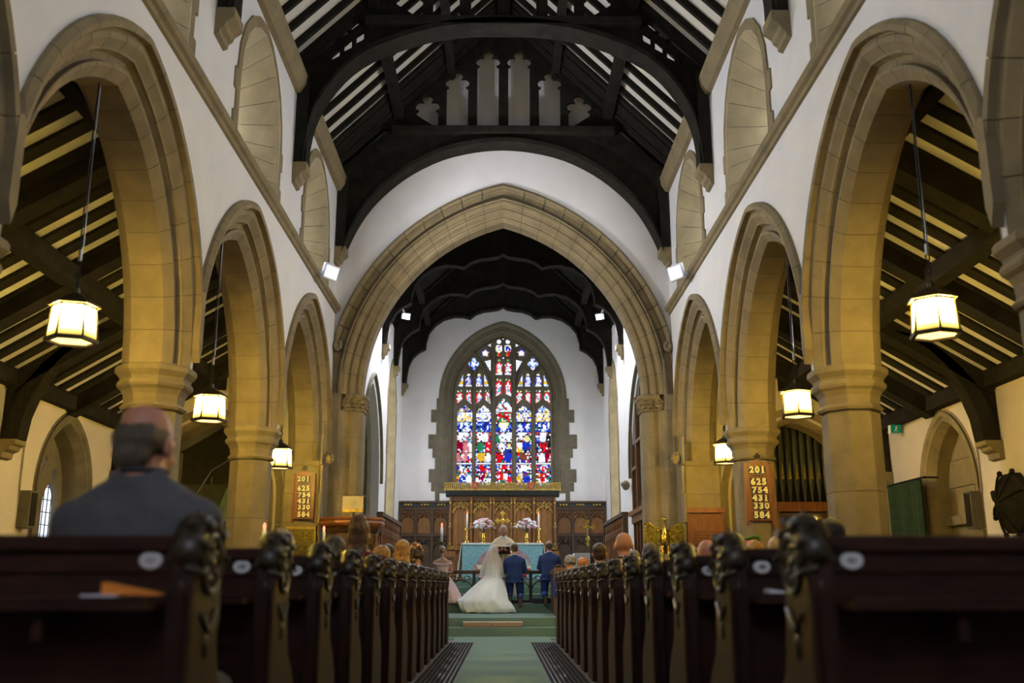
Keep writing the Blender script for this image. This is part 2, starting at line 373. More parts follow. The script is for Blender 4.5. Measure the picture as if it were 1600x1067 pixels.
# ------------------------------------------------ west wall (behind the camera), glowing window added unseen for its light
ww=MB(); hole=[(-1.6,3.6),(1.6,3.6)]+[(u,6.0+w_) for u,w_ in arc(1.6,2.0,8)][::-1]
ww.plate([(-3.66,0),(3.66,0),(3.66,8.3),(0,11.6),(-3.66,8.3)],[hole],lambda u,w_,d:(u,-3-d,w_),0,.5)
ww.build('wall_west',plaster,None,kind='structure')
pane_w=EM('added_west_glow',(.80,.87,1),L_WEST)
rw=struct('window_20'); MB().plate(hole,None,lambda u,w_,d:(u,-3.2-d,w_),0,.02).build('pane',pane_w,rw)
mb=MB()
for x in(-.8,0,.8): mb.bar((x,-3.15,3.6),(x,-3.15,7.3 if x else 8),.14,.14,up=(0,1,0))
mb.build('mullion',stone,rw)
# ------------------------------------------------ nave ceiling: plaster slopes, rafters, purlins
ce=struct('ceiling','steep white plastered nave roof between black rafters')
mb=MB()
for sx in(-1,1): mb.add([(sx*3.7,-3,7.75),(0,-3,11.45),(0,17.3,11.45),(sx*3.7,17.3,7.75),(sx*3.7,-3,7.9),(0,-3,11.6),(0,17.3,11.6),(sx*3.7,17.3,7.9)],[(0,1,2,3),(7,6,5,4)])
mb.build('plaster_slope',roof_p,ce)
n=0; y=-2.6; ra=None
while y<17.0:
    for sx in(-1,1):
        if ra is None:
            ra=MB().bar((-3.55,0,7.88),(-.0,0,11.43),.16,.07,up=(0,1,0)).build('rafter',timber,ce); o=ra
        else: o=ra.copy(); COL.objects.link(o)
        o.location=(0,y,0); o.scale=(1 if sx<0 else -1,1,1)
    y+=.43
mb0=None
for x,dz,wd,hh in((1.93,-.16,.16,.24),(.98,-.16,.14,.22)):
    for sx in(-1,1):
        MB().bar((sx*x,-3,11.45-x+dz),(sx*x,17.15,11.45-x+dz),wd,hh).build('purlin',timber,ce)
MB().bar((0,-3,11.2),(0,17.15,11.2),.18,.3).build('ridge_beam',timber,ce)
for sx in(-1,1): MB().bar((sx*3.05,-3,8.22),(sx*3.05,17.15,8.22),.16,.18).build('wall_plate',timber,ce)
for sx in(-1,1): MB().add([(sx*3.5,16.15,7.86),(0,16.15,11.36),(0,17.15,11.36),(sx*3.5,17.15,7.86),(sx*3.5,16.15,7.93),(0,16.15,11.43),(0,17.15,11.43),(sx*3.5,17.15,7.93)],[(0,1,2,3),(7,6,5,4),(0,4,5,1),(2,6,7,3)]).build('boarded_bay',timber,ce)
# ------------------------------------------------ nave roof trusses
def cspan(pts): return [(x,z) for x,z in pts]
def trefoil(x,w_,z0,z1):
    "outline of a narrow light with a trefoil head"
    h=w_/2; r=h*.52; zs=z1-3.0*r; o=[(x-h,z0),(x+h,z0),(x+h,zs)]
    def a(cx,cz,a0,a1,n=7): return [(cx+r*math.cos(R_(a0+(a1-a0)*k/n)),cz+r*math.sin(R_(a0+(a1-a0)*k/n))) for k in range(n+1)]
    o+=[(x+h*.80,zs+.02)]+a(x+h*.62,zs+r*.9,-60,110)+[(x+h*.36,zs+r*1.75)]+a(x,zs+r*2.25,-20,200,9)+[(x-h*.36,zs+r*1.75)]+a(x-h*.62,zs+r*.9,70,240)+[(x-h*.80,zs+.02),(x-h,zs)]
    return o
def truss(yc,arcpts,pierced=True,wall=False):
    root=struct('roof_truss','black arched timber roof truss with pierced tracery')
    T=.30; TB=.09; mp=lambda u,w_,d:(u,yc+d,w_)
    half=[(-3.0,arcpts[0][1]),(-2.86,arcpts[0][1])]+arcpts[1:]
    low=half+[(-x,z) for x,z in half[::-1][1:]]
    outl=low+[(3.0,8.25),(1.70,9.40),(1.25,9.10),(-1.25,9.10),(-1.70,9.40),(-3.0,8.25)]
    holes=[]
    if pierced:
        for sx in(-1,1):
            for k in range(5):
                x=2.66-.175*k; z=8.34+.135*k
                if k==0: q=[(x-.05,z+.03),(x+.05,z),(x-.05,z+.10)]
                else: q=[(x-.06,z),(x+.06,z-.07),(x+.06,z+.07),(x-.06,z+.16)]
                holes.append([(sx*a,b) for a,b in q])
                if 0<k<4: holes.append([(sx*(x-.03+.05*math.cos(R_(t))),z+.27+.035*math.sin(R_(t))) for t in range(0,360,60)])
    MB().plate(outl,holes,mp,-TB/2,TB/2).build('arched_brace',timber,root)
    rib=[(x,z) for x,z in low[1:-1]]
    rings=[]
    for x,z in rib: rings.append([(x,yc-T/2-.05,z-.015),(x,yc+T/2+.05,z-.015),(x,yc+T/2+.05,z+.07),(x,yc-T/2-.05,z+.07)])
    MB().loft(rings).build('arch_rib',timber,root)
    MB().box(-2.05,yc-T/2-.05,8.93,2.05,yc+T/2+.05,9.07).build('collar_beam',timber,root,bevel=.015)
    for sx in(-1,1): MB().bar((sx*3.1,yc,8.37),(sx*0,yc,11.47),.20,T,up=(0,1,0)).build('principal_rafter',timber,root)
    # tracery over the collar
    tri=[(-2.26,9.06),(2.26,9.06),(0,11.32)]; hol=[]
    for c,top in((.29,10.66),(.86,10.22),(1.41,9.74)):
        for sx in(-1,1): hol.append(trefoil(sx*c,.40,9.10,top))
    for sx in(-1,1): hol.append([(sx*1.70,9.10),(sx*2.02,9.10),(sx*1.70,9.42)])
    MB().plate(tri,hol,mp,-.05,.05).build('tracery_panel',timber,root)
    for sx in(-1,1):
        mb=MB(); mb.box(*((sx*2.99,yc-.15,6.72) if sx>0 else (-2.99,yc-.15,6.72)),*((sx*2.82),yc+.15,8.2)); mb.build('wall_post',timber,root)
        cb=MB(); prf=[(0,6.42),(.05,6.44),(.06,6.49),(.10,6.52),(.12,6.57),(.16,6.60),(.20,6.63),(.20,6.735),(0,6.735)]
        cb.loft([[(sx*(3.0-d),yc+q,z) for d,z in prf] for q in(-.17,.17)]); cb.build('corbel',stone,root)
    return root
A2=[(-2.86,6.74),(-2.80,7.30),(-2.66,7.72),(-2.36,8.18),(-1.95,8.52),(-1.33,8.78),(-.80,8.91),(0,8.97)]
AW=[(-2.86,6.66),(-2.78,6.90),(-2.62,7.25),(-2.40,7.60),(-2.08,7.95),(-1.66,8.28),(-1.12,8.56),(-.55,8.71),(0,8.76)]
def smooth_pts(P,n=3):
    out=[]
    for i in range(len(P)-1):
        p0=P[max(0,i-1)]; p1=P[i]; p2=P[i+1]; p3=P[i+2] if i+2<len(P) else (-P[i][0],P[i][1])
        for k in range(n):
            t=k/n; out.append(tuple(.5*(2*b+(c-a)*t+(2*a-5*b+4*c-d)*t*t+(3*b-a-3*c+d)*t**3) for a,b,c,d in zip(p0,p1,p2,p3)))
    return out+[P[-1]]
A2=smooth_pts(A2); AW=smooth_pts(AW)
for yc in(1.8,5.6,9.45,13.35): truss(yc,A2)
truss(16.98,AW,False)
# ================================================================= AISLES
XA=6.5; ZP=3.43; SL=.6; ZWA=ZP+.12+SL*(XA-3.66)
def zr(x): return ZP+.12+SL*(XA-abs(x))      # plaster height over x
AW_DEEP=[(0,-.58),(0,.0),(.06,.134),(.10,.136),(.13,.17),(.20,.17),(.20,.136),(.24,.134),(.24,-.58)]
AW_PROF=[(0,-.3),(0,.0),(.06,.134),(.10,.136),(.13,.17),(.20,.17),(.20,.136),(.24,.134),(.24,-.3)]
for side,sg in(('left',-1),('right',1)):
    mpA=lambda u,w_,d,sg=sg:(sg*(XA+.13-d),u,w_)
    win=[3.7,7.5,11.2,14.9] if sg<0 else [14.5]
    holes=[]
    for yc in win: holes.append([(yc-.86,1.05),(yc+.86,1.05)]+[(yc+u,2.18+w_) for u,w_ in arc(.86,1.13,10)][::-1])
    wl=MB().plate([(-3,0),(20.5,0),(20.5,ZP+.05),(-3,ZP+.05)],holes,mpA,.13,-.25 if sg>0 else -.6).build('wall_aisle_'+side,plaster_c,None,kind='structure',label='cream plastered aisle wall on the '+side)
    for yc in win:
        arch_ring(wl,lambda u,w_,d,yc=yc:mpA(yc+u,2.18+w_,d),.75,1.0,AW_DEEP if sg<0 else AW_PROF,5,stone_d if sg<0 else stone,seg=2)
        for s2 in(-1,1):
            for k in range(4):
                z0=1.05+k*.2825; mb=MB(); mb.loft([[mpA(yc+s2*(.75+r),zz,d) for r,d in (AW_DEEP if sg<0 else AW_PROF)] for zz in(z0+.002,z0+.28)]); mb.build('jamb_stone',stone_d if sg<0 else stone,wl)
        if sg<0:
            wn+=1; root=struct('window_%d'%wn)
            # tracery plate with two lights and three foils
            f=lambda u,w_,d,yc=yc:mpA(yc+u,w_,d)
            outl=[(-.75,1.05),(.75,1.05)]+[(u,2.18+w_) for u,w_ in arc(.75,1.0,7)][::-1]
            hs=[]
            for c in(-.37,.37): hs.append([(c-.26,1.15),(c+.26,1.15)]+[(c+u,2.05+w_) for u,w_ in arc(.26,.36,4)][::-1])
            hs.append([(.13*math.cos(R_(a))*(1+.25*math.cos(R_(4*a))),2.72+.13*math.sin(R_(a))*(1+.25*math.cos(R_(4*a)))) for a in range(0,360,15)])
            hs.append([(-.42+.07*math.cos(R_(a)),2.52+.10*math.sin(R_(a))) for a in range(0,360,30)]); hs.append([(.42+.07*math.cos(R_(a)),2.52+.10*math.sin(R_(a))) for a in range(0,360,30)])
            hs=[hs[0],hs[1],hs[2],hs[3],hs[4]]
            MB().plate(outl,hs,f,-.22,-.31).build('tracery',stone_d,root)
            pg=EM('leaded_aisle_glass_%d'%wn,(.80,.88,1),L_AISLE) if 'leaded_aisle_glass' not in MATS else MATS['leaded_aisle_glass']
            MATS['leaded_aisle_glass']=pg
            MB().plate(outl,None,f,-.34,-.36).build('pane',pg,root)
            mb=MB()
            for zz in deint(9,1.2,2.9): mb.bar(f(-.7,zz,-.33),f(.7,zz,-.33),.012,.012)
            for uu in deint(10,-.65,.65): mb.bar(f(uu,1.1,-.33),f(uu,2.95,-.33),.012,.012,up=(0,1,0))
            mb.build('lead_bar',lead,root)
        else:
            # blind niche: back of big ashlar blocks and a moulded ledge
            rr=random.Random(5); z=1.0; k=0
            for h in(.38,.36,.14,.42,.40,.5):
                cuts=[-.74,(-.1 if k%2 else .2),.74]
                for a,c in zip(cuts[:-1],cuts[1:]):
                    mb=MB(); mb.plate([(yc+a+.004,z+.004),(yc+c-.004,z+.004),(yc+c-.004,z+h-.004),(yc+a+.004,z+h-.004)],None,mpA,-.26,-.20+rr.uniform(0,.015)+(.10 if h==.14 else 0)); mb.build('ashlar_block',stone,wl)
                z+=h; k+=1
            MB().plate([(yc-.76,1),(yc+.76,1),(yc+.76,3.2),(yc-.76,3.2)],None,mpA,-.28,-.24).build('mortar_joint',joint,wl)
    # wall plate beam
    MB().box(sg*(XA-.16) if sg>0 else -XA,-3,ZP-.02,XA if sg>0 else -(XA-.16),17.2,ZP+.20).build('wall_plate',timber,wl)
    # aisle roof
    ca=struct('ceiling_aisle','lean-to aisle roof of dark rafters on cream plaster')
    MB().add([(sg*(XA+.4),-3,zr(XA+.4)),(sg*3.6,-3,zr(3.6)),(sg*3.6,20.5,zr(3.6)),(sg*(XA+.4),20.5,zr(XA+.4)),(sg*(XA+.4),-3,zr(XA+.4)+.1),(sg*3.6,-3,zr(3.6)+.1),(sg*3.6,20.5,zr(3.6)+.1),(sg*(XA+.4),20.5,zr(XA+.4)+.1)],[(0,1,2,3),(7,6,5,4)]).build('plaster_slope',roof_p,ca)
    y=2.0; ra=None
    while y<17.1:
        if ra is None: ra=o=MB().bar((sg*(XA+.1),0,zr(XA+.1)-.02),(sg*3.62,0,zr(3.62)-.02),.05,.18,up=(0,1,0)).build('rafter',timber,ca); 
        else: o=ra.copy(); COL.objects.link(o)
        o.location=(0,y,0); y+=.39
    for x in(4.95,): MB().bar((sg*x,-3,zr(x)-.17),(sg*x,20.4,zr(x)-.17),.2,.22).build('purlin',timber,ca)
    MB().bar((sg*3.74,-3,zr(3.74)-.1),(sg*3.74,17.2,zr(3.74)-.1),.16,.2).build('wall_piece',timber,ca)
    for yy in(7.35,9.2,11.05,12.95,14.8,16.7):
        MB().bar((sg*XA,yy,zr(XA)-.12),(sg*3.62,yy,zr(3.62)-.12),.24,.26,up=(0,1,0)).build('principal_rafter',timber,ca)
        if yy in(9.2,12.95,16.7):
            mb=MB(); pts=[]
            for k in range(9):
                t=k/8; x=XA-.14-1.35*(t**1.7); z=2.70+(zr(XA-1.6)-2.98)*(1-(1-t)**1.6); pts.append((x,z))
            mb.loft([[(sg*(x+.12),yy-.13,z-.03),(sg*(x+.12),yy+.13,z-.03),(sg*(x-.10),yy+.13,z+.02),(sg*(x-.10),yy-.13,z+.02)] for x,z in pts])
            mb.plate([(XA,2.70)]+[(x,z) for x,z in pts]+[(XA-.0,zr(XA)-.2)],None,lambda u,w_,d,sg=sg,yy=yy:(sg*u,yy+d,w_),-.09,.09)
            mb.build('arched_brace',timber,ca)
            cb=MB(); prf=[(0,2.46),(.07,2.48),(.08,2.55),(.15,2.58),(.17,2.63),(.23,2.65),(.23,2.71),(0,2.71)]
            cb.loft([[(sg*(XA-d),yy+q,z) for d,z in prf] for q in(-.15,.15)]); cb.build('corbel',stone,ca)
    # end wall of the aisle with a stone arch
    mpE=lambda u,w_,d,sg=sg:(sg*(5.08+u),17.2+.25-d,w_)
    SE,RE,ZE=1.06,1.30,2.35
    ol=[(-1.42,0),(-1.16,0)]+[(u,ZE+w_) for u,w_ in arc(SE+.1,RE+.105,8)]+[(1.16,0),(1.45,0),(1.45,zr(XA)+.0),(-1.45,zr(3.64))]
    we=MB().plate(ol,None,mpE,.25,-.25).build('wall_aisle_end_'+side,plaster_c,None,kind='structure')
    arch_ring(we,lambda u,w_,d:mpE(u,ZE+w_,d),SE,RE,[(0,-.26),(0,.16),(.05,.22),(.16,.255),(.26,.262),(.26,-.26)],7,stone)
    for s2 in(-1,1):
        for k in range(5):
            mb=MB(); mb.loft([[mpE(s2*(SE+r),zz,d) for r,d in [(0,-.26),(0,.16),(.05,.22),(.16,.255),(.26,.262),(.26,-.26)]] for zz in(k*.47+.002,(k+1)*.47-.002)]); mb.build('jamb_stone',stone,we)
    MB().box(sg*3.4,20.3,0,sg*6.9,20.5,5.4).build('wall_chapel_'+side,M('shadowed_plaster',(.05,.045,.03),.9),None,kind='structure')  # chapel wall: shade of the chapel put into its plaster colour
    MB().box(sg*3.4,-3.3,0,sg*6.9,-3,5.6).build('wall_aisle_west_'+side,plaster_c,None,kind='structure')
# ================================================================= CHANCEL
XH=3.08; YE=30.0; ZL=.31; ZK=.50
flc=MB(); flc.box(-3.4,17.55,-.1,3.4,18.3,.0); flc.build('floor_crossing',carpet,None,kind='structure')
steps=struct('floor_chancel','green carpeted steps rising to the altar')
def step(y0,y1,z0,z1,x=3.08): MB().box(-x,y0,z0,x,y1,z1).build('step',carpet,steps,bevel=.012)
MB().box(-.8,16.25,-.05,.8,18.3,.006).build('carpet_landing',carpet,steps)
step(18.2,30,-.1,.155); step(18.58,30,.15,ZL); step(21.75,30,.3,ZK); step(25.3,30,.49,.67); step(26.0,30,.66,.84); step(26.7,30,.83,1.01)
# chancel side walls with two arches and a tall recess each
HS,HR,HZ=1.50,2.05,3.35
for side,sg in(('left',-1),('right',1)):
    mpH=lambda u,w_,d,sg=sg:(sg*(XH+.33-d),u,w_)
    ys=[19.35,23.3] if sg<0 else [21.9]
    hs=HS if sg<0 else 1.62
    out=[(17.5,0)]
    for yc in ys: out+=[(yc-hs-.14,0)]+[(yc+u,HZ+w_) for u,w_ in arc(hs+.14,HR+.16,9)]+[(yc+hs+.14,0)]
    out+=[(30,0),(30,7.95),(17.5,7.95)]
    rec=[(26.45,2.0),(28.25,2.0)]+[(27.35+u,5.7+w_) for u,w_ in arc(.9,1.25,7)][::-1]
    wl=MB().plate(out,[rec],mpH,.33,-.33).build('wall_chancel_'+side,plaster,None,kind='structure',label='white chancel side wall on the '+side)
    HP=[(0,-.3),(0,.05),(.06,.13),(.10,.13),(.12,.09),(.15,.10),(.18,.2),(.2,.23),(.26,.31),(.30,.34),(.33,.335),(.34,.40),(.385,.40),(.41,.33),(.38,-.3)]
    for yc in ys:
        arch_ring(wl,lambda u,w_,d,yc=yc:mpH(yc+u,HZ+w_,d),hs,HR,HP,8,stone_g,clamp=1.972)
        for s2 in(-1,1):
            for k in range(7):
                z0=k*.4786; mb=MB(); mb.loft([[mpH(yc+s2*(hs+r),zz,d) for r,d in HP[:9]+[(.26,-.3)]] for zz in(z0+.002,z0+.476)]); mb.build('jamb_stone',stone_g,wl)
    # tall recess with stone jambs
    path=[(-.9,2.0),(-.9,2.75),(-.9,3.5),(-.9,4.25),(-.9,5.0)]+[(u,5.7+w_) for u,w_ in arc(.9,1.25,5)]+[(.9,5.0),(.9,4.25),(.9,3.5),(.9,2.75),(.9,2.0)]
    for k in range(len(path)-1):
        a,c=path[k],path[k+1]; sc2=.72
        mb=MB(); A=lambda p,s_,d:mpH(27.35+p[0]*s_,4.6+(p[1]-4.6)*(1 if s_>.95 else .96),d)
        e1=1+.22*(1+(k%2)*.35)
        B=lambda p,d:mpH(27.35+(p[0]*e1 if abs(p[0])>.85 else p[0]*1.15),p[1] if abs(p[0])>.85 else p[1]+.14,d)
        mb.add([A(a,1,.345),A(c,1,.345),A(c,sc2,-.1),A(a,sc2,-.1),B(a,.345),B(c,.345),B(c,-.1),B(a,-.1)],[(0,1,2,3),(4,5,1,0),(4,7,6,5),(5,6,2,1),(4,0,3,7)]); mb.build('reveal_stone',stone,wl)
    wn+=1; root=struct('window_%d'%wn)
    MB().plate([(26.5,2.0),(28.2,2.0)]+[(27.35+u,5.6+w_) for u,w_ in arc(.85,1.2,7)][::-1],None,mpH,-.12,-.14).build('pane',EM('chancel_glass_%d'%wn,(.88,.96,1),L_CHANCEL),root)
    mb=MB(); mb.bar(mpH(27.35,2,-.08),mpH(27.35,6.7,-.08),.1,.08,up=(0,1,0)); mb.build('mullion',stone,root)
    # backing behind the open arches
    MB().box(sg*3.9,17.9,0,sg*3.95,25.5,6.2).build('wall_chapel_side_'+side,M('shaded_arch_plaster',(.03,.03,.02),.9),None,kind='structure')  # gloom beyond the arches put into this wall's colour
# small carved stop on the right chancel wall
MB().blob((2.95,23.95,3.2),.10,.10,.12,9,7).blob((2.88,23.95,3.22),.05,.06,.06).build('label_stop',stone,bpy.data.objects['wall_chancel_right'],smooth=True)
# chancel ceiling and cusped trusses
cc=struct('ceiling_chancel','dark boarded chancel roof with cusped trusses')
mb=MB()
for sx in(-1,1):
    for k in range(12):
        a=k/12; b=(k+1)/12; x0,x1=sx*3.45*(1-a),sx*3.45*(1-b); z0,z1=7.9+3.3*a,7.9+3.3*b
        MB().add([(x0,17.9,z0+.01),(x1,17.9,z1-.01),(x1,30.2,z1-.01),(x0,30.2,z0+.01),(x0,17.9,z0+.06),(x1,17.9,z1+.04),(x1,30.2,z1+.04),(x0,30.2,z0+.06)],[(0,1,2,3),(7,6,5,4),(0,4,5,1),(3,2,6,7)]).build('ceiling_board',timber,cc)
for x,z in((2.3,8.75),(1.2,9.85),(0,10.95)):
    for sx in((-1,1) if x else (1,)): MB().bar((sx*x,17.9,z),(sx*x,30,z),.16,.2).build('purlin',timber,cc)
def lobe(c,r,a0,a1,n): return [(c[0]+r[0]*math.cos(R_(a0+(a1-a0)*k/n)),c[1]+r[1]*math.sin(R_(a0+(a1-a0)*k/n))) for k in range(n+1)]
hc=[(-2.95,6.84),(-2.93,7.10),(-2.88,7.42),(-2.76,7.66),(-2.58,7.83),(-2.37,7.94),(-2.36,8.15),(-2.27,8.46),(-2.08,8.70),(-1.82,8.88),(-1.50,8.97),(-1.22,8.96),(-1.02,8.905),(-.84,9.05),(-.60,9.14),(-.33,9.17),(-.12,9.21),(0,9.285)]
for yc in(19.6,22.2,24.8,27.4,29.86):
    root=struct('chancel_truss','dark timber chancel truss with cusped arch')
    low=hc+[(-x,z) for x,z in hc[::-1][1:]]
    MB().plate([(-3.06,6.84)]+low+[(3.06,6.84),(3.06,8.15),(0,11.0),(-3.06,8.15)],None,lambda u,w_,d,yc=yc:(u,yc+d,w_),-.11,.11).build('cusped_brace',timber,root)
    MB().loft([[(x,yc-.15,z-.01),(x,yc+.13,z-.01),(x,yc+.13,z+.05),(x,yc-.15,z+.05)] for x,z in low]).build('cusped_rib',timber,root)
    for sx in(-1,1):
        cb=MB(); prf=[(0,6.48),(.05,6.50),(.07,6.58),(.12,6.62),(.13,6.70),(.19,6.74),(.19,6.84),(0,6.84)]
        cb.loft([[(sx*(3.08-d),yc+q,z) for d,z in prf] for q in(-.15,.13)]); cb.build('corbel',stone,root)
# ------------------------------------------------ east wall and great window
mpE=lambda u,w_,d:(u,YE-d,w_)
WS,WR,WZ=1.50,1.97,6.43
whole=[(-1.95,3.6),(1.95,3.6)]+[(u,WZ+w_) for u,w_ in arc(1.95,2.44,10)][::-1]
wea=MB().plate([(-3.5,0),(3.5,0),(3.5,8.2),(0,11.3),(-3.5,8.2)],[whole],mpE,0,-.5).build('wall_east',plaster,None,kind='structure',label='white east wall around the stained glass window')
EP=[(0,-.34),(.02,-.30),(.05,-.30),(.20,-.10),(.24,-.10),(.26,-.06),(.30,-.06),(.40,.012),(.455,.012),(.46,-.34)]
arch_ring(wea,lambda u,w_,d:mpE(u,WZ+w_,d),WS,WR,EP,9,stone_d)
rr=random.Random(2)
zz=3.30; k=0
hts=[.30,.27,.40,.33,.28,.44,.36,.40]
while zz<WZ-.01:
    h=min(hts[k%8],WZ-zz)
    if WZ-zz-h<.12: h=WZ-zz
    ext=[.50,.62,.70,.52,.60,.73,.50,.66][k%8]+.02
    for sx in(-1,1):
        P=EP[:8]+[(ext,.012),(ext,-.02),(.46,-.04),(.46,-.34)]
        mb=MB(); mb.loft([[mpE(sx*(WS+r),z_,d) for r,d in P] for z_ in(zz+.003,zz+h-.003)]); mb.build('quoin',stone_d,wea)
    zz+=h; k+=1
for sx in(-1,1):
    mb=MB(); mb.loft([[mpE(sx*(WS+r+.006),z_,d-.008) for r,d in EP] for z_ in(3.6,WZ)]); mb.build('mortar_joint',joint,wea)
MB().loft([[mpE(u,z_,d) for z_,d in((3.55,-.34),(3.55,.02),(3.66,.03),(3.80,-.30),(3.80,-.34))] for u in(-1.9,1.9)]).build('sill',stone_d,wea)
# ------------------------------------------------ stained glass
gm=bpy.data.materials.new('stained_glass'); gm.use_nodes=True; nt=gm.node_tree; nt.nodes.remove(nt.nodes['Principled BSDF'])
at=nt.nodes.new('ShaderNodeAttribute'); at.attribute_name='Col'; em=nt.nodes.new('ShaderNodeEmission'); em.inputs[1].default_value=1.6
no=nt.nodes.new('ShaderNodeTexNoise'); no.inputs['Scale'].default_value=14; mrr=nt.nodes.new('ShaderNodeMapRange'); mrr.inputs['To Min'].default_value=.75; mrr.inputs['To Max'].default_value=1.25
vm=nt.nodes.new('ShaderNodeVectorMath'); vm.operation='SCALE'
nt.links.new(no.outputs['Fac'],mrr.inputs[0]); nt.links.new(at.outputs['Color'],vm.inputs[0]); nt.links.new(mrr.outputs[0],vm.inputs['Scale']); nt.links.new(vm.outputs[0],em.inputs[0]); nt.links.new(em.outputs[0],nt.nodes['Material Output'].inputs[0])
PALC=dict(w=(.95,1.0,1.1),b=(.015,.04,.55),s=(.22,.42,.95),r=(.75,.008,.02),c=(.28,.0,.03),p=(.72,.22,.24),g=(.85,.50,.04),y=(.95,.85,.35),n=(.02,.24,.10),d=(.012,.012,.02),v=(.22,.04,.32),o=(.22,.05,.03),t=(.08,.48,.48))
GR=random.Random(11)
def glass_cells(x0,z0,x1,z1,colour,cell=.05,parent=None):
    nx=max(2,round((x1-x0)/cell)); nz=max(2,round((z1-z0)/cell)); P={}
    for i in range(nx+1):
        for k in range(nz+1):
            jx=0 if i in(0,nx) else GR.uniform(-.32,.32); jz=0 if k in(0,nz) else GR.uniform(-.32,.32)
            P[i,k]=(x0+(x1-x0)*(i+jx)/nx,z0+(z1-z0)*(k+jz)/nz)
    v=[];f=[];cl=[]
    for i in range(nx):
        for k in range(nz):
            q=[P[i,k],P[i+1,k],P[i+1,k+1],P[i,k+1]]; cx=sum(a[0] for a in q)/4; cz=sum(a[1] for a in q)/4
            key=colour((cx-x0)/(x1-x0),cz); base=PALC[key]; s_=.93
            o=len(v); v+=[mpE(cx+(a-cx)*s_,cz+(b-cz)*s_,-.375) for a,b in q]; f.append((o,o+1,o+2,o+3)); jt=GR.uniform(.7,1.15); cl.append(tuple(c*jt for c in base))
    me=bpy.data.meshes.new('pane'); me.from_pydata(v,[],f); me.materials.append(gm)
    ca_=me.color_attributes.new('Col','FLOAT_COLOR','CORNER')
    for p in me.polygons:
        for li in p.loop_indices: ca_.data[li].color=(*cl[p.index],1)
    return link('pane',me,parent)
wn+=1; rw=struct('window_%d'%wn,'five-light stained glass window with figures above the altar')
LX=[(-1.402,-.939),(-.816,-.36),(-.208,.279),(.418,.874),(1.01,1.467)]
BD=[3.744,3.82,4.189,4.446,4.505,4.81,5.131,5.445,5.758,6.062]
T1=[(-1.431,6.304,-1.239,6.766),(-1.146,6.304,-.969,6.766),(-.835,6.305,-.646,6.767),(-.568,6.305,-.381,6.767),(.417,6.307,.602,6.769),(.684,6.308,.873,6.77),(1.006,6.308,1.19,6.77),(1.27,6.309,1.461,6.771)]
T2=[(-1.162,6.851,-.966,7.279),(-.837,6.851,-.64,7.28),(.673,6.854,.875,7.283),(1.004,6.855,1.194,7.283)]
TT=[(-1.391,6.85,-1.235,7.257,1),(-.577,6.852,-.418,7.259,0),(.457,6.854,.609,7.261,1),(1.269,6.855,1.424,7.262,0)]
C1=[(-.219,6.538,-.018,7.126),(.061,6.538,.261,7.127),(-.222,7.219,-.019,7.728),(.06,7.22,.261,7.729),(-.232,7.808,-.021,8.368),(.043,7.809,.261,8.369)]
holes=[]
def ell(cx,cz,rx,rz,n=12,lob=0,ph=0): return [(cx+rx*(1+(.28*abs(math.cos(lob/2*2*PI*k/n+ph)) -.1 if lob else 0))*math.cos(2*PI*k/n+PI/2),cz+rz*(1+(.28*abs(math.cos(lob/2*2*PI*k/n+ph))-.1 if lob else 0))*math.sin(2*PI*k/n+PI/2)) for k in range(n)]
for i,(x0,x1) in enumerate(LX):
    c=(x0+x1)/2; h=(x1-x0)/2; t=6.515 if i==2 else 6.275; s=6.12 if i==2 else 6.02; q=t-s
    holes.append([(x0,BD[0]),(x1,BD[0]),(x1,s),(c+h*.98,s+q*.22),(c+h*.72,s+q*.40),(c+h*.66,s+q*.58),(c+h*.36,s+q*.66),(c+h*.22,s+q*.86),(c,t),(c-h*.22,s+q*.86),(c-h*.36,s+q*.66),(c-h*.66,s+q*.58),(c-h*.72,s+q*.40),(c-h*.98,s+q*.22),(x0,s)])
for i,(x0,z0,x1,z1) in enumerate(T1):
    l=i%2==0; zi=z0+.15 
    holes.append([(x0,z0 if l else zi),(x1,zi if l else z0),(x1,z1-.13),(x0+(x1-x0)*.66,z1-.12),(x1-.005,z1-.06),(x0+(x1-x0)*.72,z1),(x0+(x1-x0)*.5,z1-.10),(x0+(x1-x0)*.28,z1),(x0+.005,z1-.06),(x0+(x1-x0)*.34,z1-.12),(x0,z1-.13)])
for x0,z0,x1,z1 in T2+C1[2:4]:
    c=(x0+x1)/2; h=(x1-x0)/2
    holes.append([(x0,z0),(x1,z0),(x1,z1-.16),(c+h*.55,z1-.13),(c+h*.35,z1-.11)]+[(c+h*.55*math.cos(R_(a)),z1-.055+.055*math.sin(R_(a))) for a in(-20,30,90,150,200)]+[(c-h*.35,z1-.11),(c-h*.55,z1-.13),(x0,z1-.16)])
for x0,z0,x1,z1 in C1[:2]:
    c=(x0+x1)/2; h=(x1-x0)/2
    holes.append([(x0,z0),(x1,z0+.10) if x0<0 else (x1,z0),(x1,z1-.14),(c+h*.4,z1-.12),(x1-.005,z1-.06),(c+h*.45,z1),(c,z1-.09),(c-h*.45,z1),(x0+.005,z1-.06),(c-h*.4,z1-.12),(x0,z1-.14)])
    if x0>0: holes[-1][0]=(x0,z0+.10)
for x0,z0,x1,z1 in C1[4:]:
    c=(x0+x1)/2; h=(x1-x0)/2
    holes.append(ell(c,z1-.08,.075,.08)); holes.append([(c+h*a,z0+b) for a,b in((-.25,0),(.25,0),(.6,.05),(.35,.09),(.25,.12),(.85,.16),(1,.26),(.85,.36),(.3,.385),(-.3,.385),(-.85,.36),(-1,.26),(-.85,.16),(-.25,.12),(-.35,.09),(-.6,.05))])
for x0,z0,x1,z1,l in TT: holes.append([(x0,z0),(x1,z0),(x1,z1)] if l else [(x0,z0),(x1,z0),(x0,z1)])
QF=[(-.904,7.573),(.934,7.577)]; SF=[(-.553,7.923),(.579,7.926)]
